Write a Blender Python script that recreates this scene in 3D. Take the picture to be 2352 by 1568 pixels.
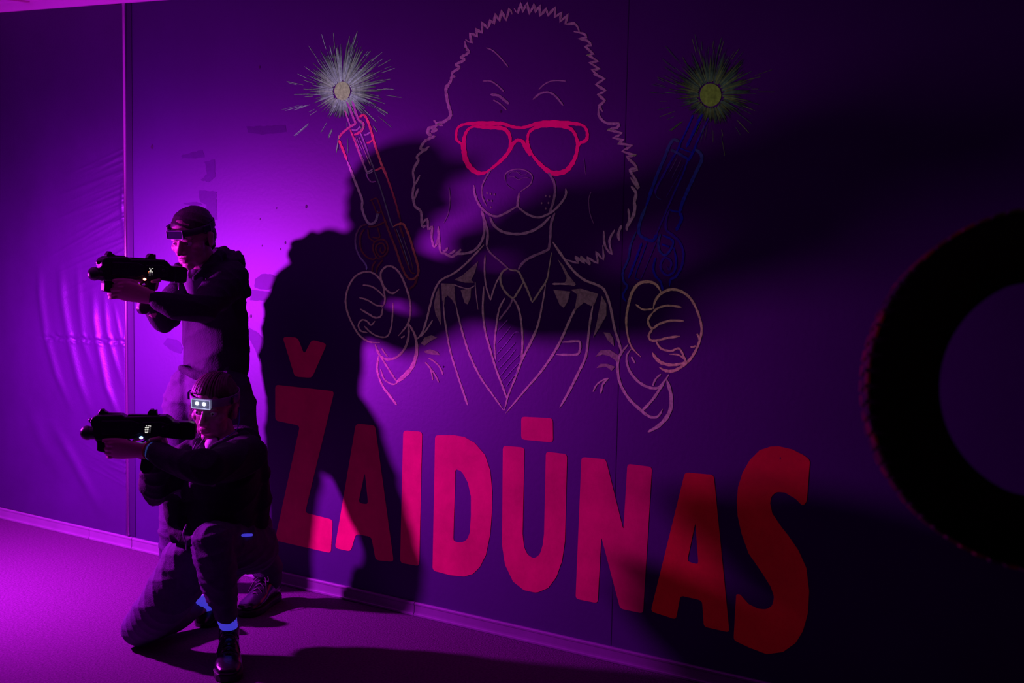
import bpy, bmesh, math, random
import numpy as np
from mathutils import Vector, Matrix, noise
for o in list(bpy.data.objects): bpy.data.objects.remove(o)
S = bpy.context.scene; COL = S.collection
rad = math.radians

# ---------------------------------------------------------------- camera
F_PX, CAM_H = 3400.0, 1.73
pitch = math.atan(370/F_PX); roll = math.atan(0.02)
def cam_axes(yaw):
    r0 = Vector((math.cos(yaw), math.sin(yaw), 0)); f0 = Vector((-math.sin(yaw), math.cos(yaw), 0)); z = Vector((0,0,1))
    F = f0*math.cos(pitch) - z*math.sin(pitch); u0 = z*math.cos(pitch) + f0*math.sin(pitch)
    return r0*math.cos(roll)+u0*math.sin(roll), u0*math.cos(roll)-r0*math.sin(roll), F
R, U, F = cam_axes(0); C0 = Vector((0,0,CAM_H))
def ray(px, py): return F + R*((px-1176)/F_PX) - U*((py-784)/F_PX)
def on_floor(px, py, z=0.0):
    d = ray(px, py); return C0 + d*((z-C0.z)/d.z)
a_, b_ = on_floor(0, 1191), on_floor(1740, 1600.6)
YAW = -math.atan2((b_-a_).y, (b_-a_).x)
R, U, F = cam_axes(YAW)
a_ = on_floor(1176, 1191+.2354*1176)
C0 = Vector((-a_.x, -a_.y-0.014, CAM_H))        # wall plane at y = 0, room on the -y side, x runs along the wall
cam = bpy.data.cameras.new('camera'); camo = bpy.data.objects.new('camera', cam); COL.objects.link(camo)
m = Matrix((R, U, -F)).transposed().to_4x4(); m.translation = C0; camo.matrix_world = m
cam.lens = F_PX/2352*36; cam.sensor_width = 36; cam.clip_start = .05
cam.dof.use_dof = True; cam.dof.focus_distance = 5.7; cam.dof.aperture_fstop = 3.2
S.camera = camo
def at(px, py, Z): return C0 + ray(px, py)*Z
def on_wall(px, py, off=0.0):
    d = ray(px, py); return C0 + d*((-off-C0.y)/d.y)

# ---------------------------------------------------------------- world, lights, exposure
W = bpy.data.worlds.new('world'); S.world = W; W.use_nodes = True
W.node_tree.nodes['Background'].inputs[0].default_value = (.10,.0,.35,1); W.node_tree.nodes['Background'].inputs[1].default_value = 0.0
S.view_settings.view_transform = 'Standard'; S.view_settings.look = 'None'; S.view_settings.gamma = 1
S.view_settings.exposure = 0.0; S.view_settings.use_curve_mapping = False
def lamp(kind, name, loc, target, power, color, **kw):
    l = bpy.data.lights.new(name, kind); l.energy = power; l.color = color
    for k, v in kw.items(): setattr(l, k, v)
    o = bpy.data.objects.new(name, l); COL.objects.link(o); o.location = loc
    o.rotation_euler = (Vector(target)-Vector(loc)).to_track_quat('-Z', 'Y').to_euler(); return o
LP = Vector((-2.2, -1.2, 1.2))
lamp('SPOT', 'magenta_lamp', LP, LP+Vector((.22,.80,-.74)), 420, (.76,.022,1.0), shadow_soft_size=.045, spot_size=rad(179), spot_blend=1.0)
lamp('POINT', 'magenta_lamp_spill', LP, (0,0,1), 60, (.78,.012,1.0), shadow_soft_size=.045)
# violet black-light tube fill from the camera side and an added, unseen warm fill brightening the right end of the mural
lamp('AREA', 'blacklight', C0+Vector((-.5,-1.0,.55)), on_wall(900, 900), .6, (.30,.0,1.0), shape='RECTANGLE', size=1.2, size_y=.2)
lamp('SPOT', 'mural_fill', Vector((2.9,-3.2,2.2)), on_wall(1760, 1060), 2.4, (1.0,.30,.16), shadow_soft_size=.12, spot_size=rad(46), spot_blend=1.0)

# ---------------------------------------------------------------- materials
def lin(c): return tuple((x/12.92 if x <= .04045 else ((x+.055)/1.055)**2.4) for x in c)
def mat(name, col, rough=.6, noise_scale=0, noise_amt=0, bump=0, bump_scale=50, metal=0, emis=None, es=0, spec=.5, vcol=False, stretch=None):
    M = bpy.data.materials.new(name); M.use_nodes = True; N = M.node_tree.nodes; L = M.node_tree.links; b = N['Principled BSDF']
    b.inputs['Base Color'].default_value = (*col, 1); b.inputs['Roughness'].default_value = rough; b.inputs['Metallic'].default_value = metal
    b.inputs['Specular IOR Level'].default_value = spec
    tc = N.new('ShaderNodeTexCoord'); mp = N.new('ShaderNodeMapping'); L.new(tc.outputs['Object'], mp.inputs[0])
    if stretch: mp.inputs['Scale'].default_value = stretch
    src = None
    if vcol:
        a = N.new('ShaderNodeAttribute'); a.attribute_name = 'paint'; src = a.outputs['Color']
    if noise_scale:
        n = N.new('ShaderNodeTexNoise'); n.inputs['Scale'].default_value = noise_scale; n.inputs['Detail'].default_value = 8; n.inputs['Roughness'].default_value = .65
        L.new(mp.outputs[0], n.inputs['Vector'])
        r = N.new('ShaderNodeMapRange'); r.inputs[1].default_value = .3; r.inputs[2].default_value = .7
        r.inputs[3].default_value = 1-noise_amt; r.inputs[4].default_value = 1+noise_amt*.6; L.new(n.outputs['Fac'], r.inputs[0])
        mx = N.new('ShaderNodeVectorMath'); mx.operation = 'SCALE'
        if src: L.new(src, mx.inputs[0])
        else: mx.inputs[0].default_value = col
        L.new(r.outputs[0], mx.inputs['Scale']); src = mx.outputs[0]
    if src: L.new(src, b.inputs['Base Color'])
    if bump:
        n2 = N.new('ShaderNodeTexNoise'); n2.inputs['Scale'].default_value = bump_scale; n2.inputs['Detail'].default_value = 6
        L.new(mp.outputs[0], n2.inputs['Vector']); bp = N.new('ShaderNodeBump'); bp.inputs['Strength'].default_value = bump; bp.inputs['Distance'].default_value = .004
        L.new(n2.outputs['Fac'], bp.inputs['Height']); L.new(bp.outputs[0], b.inputs['Normal'])
    if es:
        if src: L.new(src, b.inputs['Emission Color'])
        else: b.inputs['Emission Color'].default_value = (*(emis or col), 1)
        if emis and src:
            for l in list(b.inputs['Emission Color'].links): L.remove(l)
            b.inputs['Emission Color'].default_value = (*emis, 1)
        b.inputs['Emission Strength'].default_value = es
    return M
M_wall = mat('wall_paint', (.027,.006,.074), .56, 2.2, .14, .10, 60, spec=.9)
M_patch = mat('roller_patch', (.022,.004,.062), .62, 20, .2, .12, 60, spec=.6)
M_dark = mat('dark_wall_paint', (.02,.012,.035), .7)
M_sheet = mat('black_sheet', (.036,.006,.078), .48, 3, .15, .2, 120, spec=.9)
M_strip = mat('strip', (.020,.005,.05), .6, 8, .1, spec=.4)
M_edge = mat('aluminium_edge', (.9,.85,.95), .27, metal=1.0)
M_base = mat('skirting_plastic', (.20,.15,.24), .38, 6, .12, spec=.5)
M_trim = mat('white_trim', (.88,.85,.88), .6)
M_tile = mat('ceiling_tile', (.85,.82,.85), .9, 60, .1, .3, 200)
M_bar = mat('ceiling_bar', (.6,.3,.4), .5)
M_floor = mat('carpet', (.11,.044,.12), .95, 110, .45, 1.0, 150, spec=.1)
M_red = mat('red_fluorescent_paint', (.62,.004,.095), .6, 3.0, .38, .1, 80, es=.032, emis=(.55,.0,.14), spec=.2)
M_red2 = mat('scarlet_fluorescent_paint', (.52,.006,.012), .6, 3.4, .45, .1, 80, es=.05, emis=(.55,.004,.02), spec=.2)
M_pink = mat('pink_fluorescent_paint', (.75,.004,.10), .6, 12, .2, es=.22, emis=(.75,.0,.16), spec=.2)
M_line = mat('chalky_glow_paint', (.4,.33,.3), .8, 70, .45, es=.06, vcol=True, spec=.1)  # even emission added to the line paint, stands in for blacklight glow
M_skin = mat('skin', (.42,.22,.24), .45, 30, .08, .08, 200, spec=.5)
M_cloth = mat('black_fleece', (.022,.013,.035), .85, 12, .25, .5, 160, spec=.25)
M_cloth2 = mat('dark_fleece', (.028,.017,.042), .85, 12, .25, .5, 160, spec=.25)
M_jean = mat('dark_denim', (.05,.027,.08), .8, 25, .25, .5, 300, spec=.25)
M_jean2 = mat('black_denim', (.085,.045,.135), .8, 25, .25, .5, 300, spec=.25)
M_hair = mat('dark_hair', (.022,.012,.015), .5, 30, .4, .8, 80, stretch=(1,1,.2))
M_hairf = mat('brown_hair', (.075,.028,.042), .5, 60, .4, .8, 90, stretch=(1,1,.2))
M_shirt = mat('grey_shirt', (.10,.07,.13), .9, bump=.3)
M_white = mat('white_cotton', (.8,.75,.85), .9)
M_sock = mat('white_rib_sock', (.50,.45,.8), .95, 90, .25, .8, 120, es=.62, emis=(.05,.055,.80), stretch=(1,1,.08))  # blue emission put into the white cotton as its blacklight glow
M_lace = mat('shoe_lace', (.018,.013,.025), .7)
M_leather = mat('black_leather', (.010,.008,.014), .22, bump=.25, bump_scale=60, spec=.6)
M_sole = mat('rubber_sole', (.012,.01,.016), .6)
M_gun = mat('black_plastic', (.014,.010,.022), .42, 40, .2, .1, 80, spec=.4)
M_gun2 = mat('satin_black_plastic', (.02,.014,.03), .3, spec=.5)
M_band = mat('elastic_band', (.03,.02,.05), .7)
M_bandp = mat('pale_elastic_band', (.22,.14,.28), .7)
M_module = mat('smoked_plastic', (.03,.02,.06), .12, spec=.8)
M_modfr = mat('clear_plastic_rim', (.5,.42,.6), .15, spec=.8)
M_modlit = mat('lit_module', (.3,.3,.45), .2, 300, .7, es=.30, emis=(.20,.22,.40))
M_rimlit = mat('lit_rim', (.7,.7,.9), .2, es=.5, emis=(.6,.65,1.0))
M_led = mat('white_led', (1,1,1), .3, es=14, emis=(.85,.93,1))
M_ledr = mat('red_led', (1,.2,.1), .3, es=7, emis=(1,.25,.16))
M_ledb = mat('blue_led', (.2,.4,1), .3, es=7, emis=(.25,.5,1))
M_scr = mat('screen_glass', (.01,.01,.012), .15)
M_scrw = mat('screen_white', (.9,.9,.8), .3, es=.9, emis=(.8,.8,.7))
M_scrd = mat('screen_grey', (.5,.5,.5), .3, es=.12, emis=(.5,.5,.5))
M_scro = mat('screen_orange', (.9,.3,.1), .3, es=1.0, emis=(.9,.18,.06))
M_eye = mat('eyeball', (.7,.65,.65), .15); M_iris = mat('iris', (.02,.01,.02), .1)
M_brace = mat('red_bracelet', (.5,.02,.06), .4); M_braceb = mat('blue_bracelet', (.1,.15,.7), .4, es=.10, emis=(.1,.25,1))
M_lip = mat('lip', (.6,.18,.2), .4)
M_bud = mat('blue_cable', (.06,.03,.4), .4)
for _m in (M_wall, M_patch, M_sheet): _m.node_tree.nodes['Principled BSDF'].inputs['Specular Tint'].default_value = (.72,.6,1,1)
# tyre: black rubber with splashes of old red / violet / green paint on the tread
M_tyre = mat('tyre_rubber', (.006,.006,.005), .85, spec=.1)
M_tread = bpy.data.materials.new('painted_tread'); M_tread.use_nodes = True
_n = M_tread.node_tree.nodes; _l = M_tread.node_tree.links; _b = _n['Principled BSDF']; _b.inputs['Roughness'].default_value = .7
_t = _n.new('ShaderNodeTexCoord'); _x = _n.new('ShaderNodeTexNoise'); _x.inputs['Scale'].default_value = 9; _x.inputs['Detail'].default_value = 4
_r = _n.new('ShaderNodeValToRGB'); _l.new(_t.outputs['Object'], _x.inputs['Vector']); _l.new(_x.outputs['Fac'], _r.inputs[0]); _l.new(_r.outputs[0], _b.inputs['Base Color'])
_r.color_ramp.elements[0].position = .40; _r.color_ramp.elements[0].color = (.05,.006,.08,1)
_r.color_ramp.elements[1].position = .62; _r.color_ramp.elements[1].color = (.05,.07,.03,1)
e = _r.color_ramp.elements.new(.47); e.color = (.60,.02,.05,1); e = _r.color_ramp.elements.new(.56); e.color = (.15,.012,.11,1)

# ---------------------------------------------------------------- helpers
def link(o, parent=None):
    COL.objects.link(o)
    if parent: o.parent = parent
    return o
def wloc(o):
    v = Vector((0,0,0))
    while o: v += o.location; o = o.parent
    return v
def tag(o, label=None, cat=None, group=None, kind=None):
    for k, v in (('label', label), ('category', cat), ('group', group), ('kind', kind)):
        if v: o[k] = v
    return o
def empty(name, loc):
    o = bpy.data.objects.new(name, None); o.location = loc; o.empty_display_size = .1; return link(o)
def mk(name, verts, faces, mt, parent=None, smooth=False, origin=None):
    base = wloc(parent) if parent else Vector((0,0,0))
    org = Vector(origin) if origin is not None else base
    me = bpy.data.meshes.new(name); me.from_pydata([tuple(Vector(v)-org) for v in verts], [], faces)
    for mm in (mt if isinstance(mt, (list, tuple)) else [mt]): me.materials.append(mm)
    if smooth: me.polygons.foreach_set('use_smooth', [True]*len(me.polygons))
    me.update(); o = bpy.data.objects.new(name, me); o.location = org-base
    return link(o, parent)
def fixn(o):
    bm = bmesh.new(); bm.from_mesh(o.data); bmesh.ops.recalc_face_normals(bm, faces=bm.faces); bm.to_mesh(o.data); bm.free(); return o
def bevel(o, w, seg=2, ang=35):
    b = o.modifiers.new('b', 'BEVEL'); b.width = w; b.segments = seg; b.limit_method = 'ANGLE'; b.angle_limit = rad(ang); return o
class MB:
    def __init__(s): s.v = []; s.f = []
    def add(s, v, f):
        k = len(s.v); s.v += [Vector(x) for x in v]; s.f += [tuple(i+k for i in q) for q in f]; return s
    def box(s, c, ax, ay, az):
        c = Vector(c); P = [c+ax*i+ay*j+az*k for k in (-1,1) for j in (-1,1) for i in (-1,1)]
        return s.add(P, [(0,2,3,1),(4,5,7,6),(0,1,5,4),(2,6,7,3),(0,4,6,2),(1,3,7,5)])
    def ell(s, c, ax, ay, az, nu=20, nv=12):
        c = Vector(c); v = [c+az]; f = []
        for j in range(1, nv):
            t = math.pi*j/nv
            for i in range(nu):
                p = 2*math.pi*i/nu; v.append(c + ax*(math.sin(t)*math.cos(p)) + ay*(math.sin(t)*math.sin(p)) + az*math.cos(t))
        v.append(c-az); e = len(v)-1
        for i in range(nu):
            k = (i+1) % nu; f.append((0, 1+i, 1+k)); f.append((e, e-nu+k, e-nu+i))
            for j in range(nv-2): f.append((1+j*nu+i, 1+(j+1)*nu+i, 1+(j+1)*nu+k, 1+j*nu+k))
        return s.add(v, f)
    def loft(s, secs, n=20, caps=True, sub=4):
        # secs: (centre, radius vector a, radius vector b); smooth through them
        secs = [tuple(Vector(q) for q in x) for x in secs]
        P = []
        for i in range(len(secs)-1):
            q = [secs[max(i-1,0)], secs[i], secs[i+1], secs[min(i+2,len(secs)-1)]]
            for k in range(sub):
                t = k/sub
                P.append(tuple(.5*((2*q[1][c])+(q[2][c]-q[0][c])*t+(2*q[0][c]-5*q[1][c]+4*q[2][c]-q[3][c])*t*t+(3*q[1][c]-q[0][c]-3*q[2][c]+q[3][c])*t**3) for c in range(3)))
        P.append(secs[-1])
        if caps:
            def dome(p, nx):
                d = (p[0]-nx[0]).normalized(); r = min(p[1].length, p[2].length)
                return [(p[0]+d*r*math.sin(t), p[1]*max(math.cos(t),.02), p[2]*max(math.cos(t),.02)) for t in (.45,.9,1.3,1.57)]
            P = dome(P[0], P[1])[::-1] + P + dome(P[-1], P[-2])
        v = []; f = []
        for c, a, b in P:
            for i in range(n):
                t = 2*math.pi*i/n; v.append(c+a*math.cos(t)+b*math.sin(t))
        for j in range(len(P)-1):
            for i in range(n): k = (i+1) % n; f.append((j*n+i, j*n+k, (j+1)*n+k, (j+1)*n+i))
        f.append(tuple(range(n))[::-1]); f.append(tuple((len(P)-1)*n+i for i in range(n)))
        return s.add(v, f)
    def limb(s, pts, n=16, sub=4, flat=None):
        # pts: (x, r) with round sections; flat = (vector, factor) squeezes along a vector
        pts = [(Vector(p), r) for p, r in pts]; secs = []; ref = None
        for i, (p, r) in enumerate(pts):
            t = (pts[min(i+1,len(pts)-1)][0]-pts[max(i-1,0)][0]).normalized()
            if ref is None: ref = t.orthogonal().normalized() if flat is None else flat[0]
            a = (ref - t*ref.dot(t)).normalized(); b = t.cross(a); ref = a
            secs.append((p, a*r*(flat[1] if flat else 1), b*r))
        return s.loft(secs, n, True, sub)
    def build(s, name, mt, parent=None, smooth=True, origin=None): return fixn(mk(name, s.v, s.f, mt, parent, smooth, origin))
    def remesh(s, name, mt, parent, vox, sm=4, wrinkle=None, post=None, fac=.5):
        me = bpy.data.meshes.new('t'); me.from_pydata([tuple(v) for v in s.v], [], s.f); o = bpy.data.objects.new('t', me); COL.objects.link(o); fixn(o)
        r = o.modifiers.new('r', 'REMESH'); r.mode = 'VOXEL'; r.voxel_size = vox
        q = o.modifiers.new('s', 'SMOOTH'); q.iterations = sm; q.factor = fac
        dg = bpy.context.evaluated_depsgraph_get(); ev = o.evaluated_get(dg); me2 = bpy.data.meshes.new_from_object(ev)
        bpy.data.objects.remove(o)
        n = len(me2.vertices); co = np.empty(n*3); me2.vertices.foreach_get('co', co); co = co.reshape(-1,3)
        nr = np.empty(n*3); me2.vertex_normals.foreach_get('vector', nr); nr = nr.reshape(-1,3)
        if wrinkle: co = co + nr*wrinkle(co)[:,None]
        if post: co = post(co, nr)
        base = wloc(parent) if parent else Vector((0,0,0)); co = co-np.array(base)
        me2.vertices.foreach_set('co', co.ravel()); me2.materials.clear(); me2.materials.append(mt); me2.name = name
        me2.polygons.foreach_set('use_smooth', [True]*len(me2.polygons)); me2.update()
        return link(bpy.data.objects.new(name, me2), parent)
def npn(v): return np.array(v, dtype=float)
Rh = Vector((R.x, R.y, 0)).normalized(); Fh = Vector((F.x, F.y, 0)).normalized(); Zv = Vector((0,0,1))

# ---------------------------------------------------------------- room shell
Ct = on_wall(0, 10.5); CEIL = Ct.z; WT = on_wall(60, 25).z     # ceiling height, top of dark wall
XL, XR, YB = on_wall(-900, 700).x, 3.6, -7.6
def bx(name, x0, x1, y0, y1, z0, z1, mt, parent=None, origin=None):
    return mk(name, [(x,y,z) for z in (z0,z1) for y in (y0,y1) for x in (x0,x1)], [(0,2,3,1),(4,5,7,6),(0,1,5,4),(2,6,7,3),(0,4,6,2),(1,3,7,5)], mt, parent, origin=origin)
floor = tag(bx('floor', XL-.2, XR+.2, YB-.2, .2, -.1, 0, M_floor), kind='structure')
wall = tag(bx('wall_back', XL-.2, XR+.2, 0, .2, 0, CEIL, M_wall), kind='structure')
tag(bx('wall_left', XL-.2, XL, YB, 0, 0, CEIL, M_dark), kind='structure')
tag(bx('wall_right', XR, XR+.2, YB, 0, 0, CEIL, M_dark), kind='structure')
tag(bx('wall_front', XL-.2, XR+.2, YB-.2, YB, 0, CEIL, M_dark), kind='structure')
ceil = tag(bx('ceiling', XL-.2, XR+.2, YB-.2, .2, CEIL+.012, CEIL+.15, M_tile), kind='structure')
tm = None; g = .6
gx0 = on_wall(46, 5).x + .1
nx0 = int((gx0-XL)/g)
for i in range(-nx0, int((XR-gx0)/g)):
    for j in range(5):
        x, y = gx0+i*g, -.03-(j+1)*g
        if tm is None:
            o = bx('ceiling_tile', x+.014, x+g-.014, y+.014, y+g-.014, CEIL, CEIL+.014, M_tile, ceil, origin=(x,y,CEIL)); tm = o
        else:
            o = tm.copy(); COL.objects.link(o); o.location = (x,y,CEIL)
for i in range(-nx0, int((XR-gx0)/g)+1):
    bx('grid_bar', gx0+i*g-.012, gx0+i*g+.012, -.03-5*g, -.03, CEIL-.006, CEIL+.013, M_bar, ceil)
for j in range(1, 6): bx('grid_bar', XL, XR, -.03-j*g-.012, -.03-j*g+.012, CEIL-.007, CEIL+.013, M_bar, ceil)
tag(bx('trim_1', XL, XR, -.02, 0, WT, CEIL+.012, M_trim), kind='structure')
# skirting: moulded profile in separate lengths
bb = empty('baseboard_back', ((XL+XR)/2, 0, 0)); tag(bb, kind='structure')
prof = [(0,0),(-.014,0),(-.016,.003),(-.016,.009),(-.0115,.012),(-.0105,.018),(-.0105,.043),(-.012,.047),(-.012,.052),(-.008,.056),(0,.056)]
cuts = [XL, on_wall(209,1222).x, on_wall(307,1260).x, on_wall(955,1405).x, XR]
for k in range(4):
    x0, x1 = cuts[k]+.0015, cuts[k+1]-.0015; n = len(prof)
    v = [(x, y, z) for x in (x0,x1) for y, z in prof]
    f = [(i, (i+1) % n, n+(i+1) % n, n+i) for i in range(n)]+[tuple(range(n))[::-1], tuple(range(n, 2*n))]
    fixn(mk('skirting_length', v, f, M_base, bb))
sx = on_wall(1419, 900).x
bx('panel_joint', sx-.0015, sx+.0015, -.0008, .001, .06, WT, M_patch, wall)
# roller patches and chips in the wall paint
rnd = random.Random(4)
def flatpoly(name, pts, mt, parent, off, jag=0, col=None):
    P = []
    if jag:
        for i, (x, y) in enumerate(pts):
            x2, y2 = pts[(i+1) % len(pts)]; n = max(2, int(math.hypot(x2-x, y2-y)/5))
            for k in range(n): P.append((x+(x2-x)*k/n+rnd.uniform(-jag,jag), y+(y2-y)*k/n+rnd.uniform(-jag,jag)))
    else: P = pts
    return mk(name, [on_wall(x, y, off) for x, y in P], [tuple(range(len(P)))[::-1]], mt, parent)
patches = [[(566,291),(655,287),(657,303),(640,306),(600,309),(570,304)],[(415,357),(440,350),(465,345),(470,362),(440,364),(418,363)],[(470,372),(492,366),(495,405),(480,418),(460,414),(475,400)],
  [(457,437),(497,440),(498,505),(476,503),(474,470),(458,462)],[(420,467),(450,464),(466,470),(440,474)],[(575,664),(592,666),(619,670),(617,690),(575,690)],[(586,640),(600,630),(620,628),(634,634),(630,660),(612,666),(584,660)],
  [(571,752),(590,762),(604,778),(600,800),(596,830),(584,800),(570,775)],[(385,775),(410,782),(420,800),(416,812),(396,806),(374,790)]]
for i, p in enumerate(patches): flatpoly('paint_patch', p, M_patch, wall, .0006+.00005*i, 1.0)
for i, (x, y, r) in enumerate([(703,474,3),(655,557,2.5),(644,572,2),(597,503,1.5),(602,564,1.5),(576,726,3),(606,731,1.5),(596,154,2.5),(349,337,4),(1150,256,2.5),(1150,800,2),(1018,842,1.8),(1068,112,2),(1792,1052,2),(635,478,1.5)]):
    flatpoly('paint_chip', [(x+r*math.cos(t)*(.7), y+r*math.sin(t)*1.4) for t in np.linspace(0, 6.28, 9)[:-1]], M_dark, wall, .0014, .3)

# vertical batten with metal edge, plastic sheet
def prism(name, pts2, z0, z1, mt, parent=None, **k):
    n = len(pts2); v = [(x, y, z0) for x, y in pts2]+[(x, y, z1) for x, y in pts2]
    return fixn(mk(name, v, [(i, (i+1) % n, n+(i+1) % n, n+i) for i in range(n)]+[tuple(range(n)), tuple(range(n, 2*n))], mt, parent, **k))
xb0, xb1 = on_wall(290, 700).x, on_wall(308, 700).x
tb = empty('wall_batten', ((xb0+xb1)/2, 0, .06)); tag(tb, 'dark vertical batten with a shiny metal left edge, right of the plastic sheet', 'batten')
bx('cover_strip', xb0+.012, xb1, -.003, 0, .062, WT+.03, M_strip, tb)
oe = o = prism('metal_edge', [(xb0+.006-.009*math.cos(t), -.009*math.sin(t)-.003) for t in np.linspace(0, math.pi, 12)]+[(xb0+.014, 0),(xb0-.002, 0)], .062, WT+.005, M_edge, tb, smooth=True); tag(o, 'bright metal edge')
for p in oe.data.polygons:
    if abs(p.normal.z) > .5: p.use_smooth = False
# sheet: grid in wall coordinates with folds as real relief
def gaus(d, w): return np.exp(-(d/w)**2)
NX, NY = 330, 520
PX = np.linspace(-640, 291, NX)
bot = np.interp(PX, [-640,-300,0,40,88,98,106,130,170,210,232,248,265,291], [1022,1098,1163,1172,1183,1190,1195,1196,1206,1215,1219,1226,1229,1233])
top = np.interp(PX, [-640,0,150,210,268,291], [82,31,17.5,13,11,7])
T = np.linspace(0, 1, NY)[:,None]
gx = np.broadcast_to(PX[None,:], (NY,NX)); gy = top[None,:]*(1-T)+bot[None,:]*T
h = .006 + .002*np.sin(gx*.011+1) + .0015*np.sin(gy*.008+gx*.004)
def fold(pts, w, amp):
    global h
    ys = [p[1] for p in pts]; xs = [p[0] for p in pts]; cx = np.interp(gy, ys, xs)
    env = np.clip((gy-ys[0])/70, 0, 1)*np.clip((ys[-1]-gy)/90, 0, 1); h = h + amp*gaus(gx-cx, w)*env
fold([(92,600),(97,680),(110,770),(135,860),(170,950)], 8, .010)
fold([(140,600),(150,700),(166,790),(188,880),(215,960)], 9, .012)
fold([(180,600),(186,700),(196,790),(225,880)], 7, .006)
fold([(215,660),(222,740),(234,810),(250,890),(282,980)], 8, .013)
fold([(240,660),(250,760),(268,830),(288,900)], 6, .008)
fold([(262,690),(275,750),(290,830)], 4, .007)
fold([(120,960),(175,1060),(210,1130),(240,1190)], 12, .010)
fold([(60,900),(100,1010),(150,1110)], 14, .005)
fold([(285,400),(283,470),(288,540),(292,570)], 4, .008)
rs = np.random.RandomState(3)
for k in range(46):          # fine diagonal tension creases running up to the batten
    x1 = 290; y1 = rs.uniform(330, 640); sl = rs.uniform(-.62,-.30); ln = rs.uniform(60, 190); w = rs.uniform(1.2, 3.0)
    d = (gy-(y1+sl*(gx-x1))); h = h + rs.uniform(.001,.003)*gaus(d, w)*np.clip((gx-(x1-ln))/60, 0, 1)
for k in range(16):
    x1 = 290; y1 = rs.uniform(1000, 1120); sl = rs.uniform(.35,.75); ln = rs.uniform(40,130)
    d = (gy-(y1+sl*(gx-x1))); h = h + rs.uniform(.0005,.0015)*gaus(d, 2.2)*np.clip((gx-(x1-ln))/40, 0, 1)
py_ = 768+gx*.055+2.5*np.sin(gx*.22)+1.5*np.sin(gx*.51)
env = np.clip((gx-85)/40, 0, 1)
h = h - .006*gaus(gy-py_, 3.0)*env*(.6+.4*np.sin(gx*.33)) + .004*gaus(gy-py_-6, 4)*env*np.sin(gx*.30)**2 + .003*gaus(gy-py_+8, 5)*env*np.sin(gx*.21+1)**2
h = np.maximum(h, .0022)
v = [on_wall(gx[j,i], gy[j,i], 0) + Vector((0,-h[j,i],0)) for j in range(NY) for i in range(NX)]
f = [(j*NX+i, (j+1)*NX+i, (j+1)*NX+i+1, j*NX+i+1) for j in range(NY-1) for i in range(NX-1)]
sh = mk('plastic_sheet', v, f, M_sheet, None, True, origin=on_wall(0, 1150))
so = sh.modifiers.new('s', 'SOLIDIFY'); so.thickness = .0006; so.offset = 0
tag(sh, 'dark wrinkled plastic sheet hanging over the wall left of the vertical batten', 'plastic sheet')

# ---------------------------------------------------------------- mural
CR = {'A':(620,0,3.92),'B':(930,0,3.919),'C':(930,300,3.919),'D':(1380,60,3.92),'E':(760,400,2.613),'F':(940,550,3.733),'G':(1360,420,2.657),'H':(580,740,2.528),'I':(1100,920,2.4195),'J':(770,300,4.127),'K':(1410,300,3.918)}
def cv(c, pts): x0, y0, s = CR[c]; return [(x0+x/s, y0+y/s) for x, y in pts]
def smooth(pts, closed=False, sub=5):
    n = len(pts); out = []
    rng = range(n if closed else n-1)
    for i in rng:
        q = [pts[(i-1) % n] if closed else pts[max(i-1,0)], pts[i], pts[(i+1) % n], pts[(i+2) % n] if closed else pts[min(i+2,n-1)]]
        for k in range(sub):
            t = k/sub; out.append(tuple(.5*((2*q[1][c])+(q[2][c]-q[0][c])*t+(2*q[0][c]-5*q[1][c]+4*q[2][c]-q[3][c])*t*t+(3*q[1][c]-q[0][c]-3*q[2][c]+q[3][c])*t**3) for c in (0,1)))
    if not closed: out.append(tuple(pts[-1]))
    return out
zoff = [0.0]; GAIN = 1.35
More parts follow.
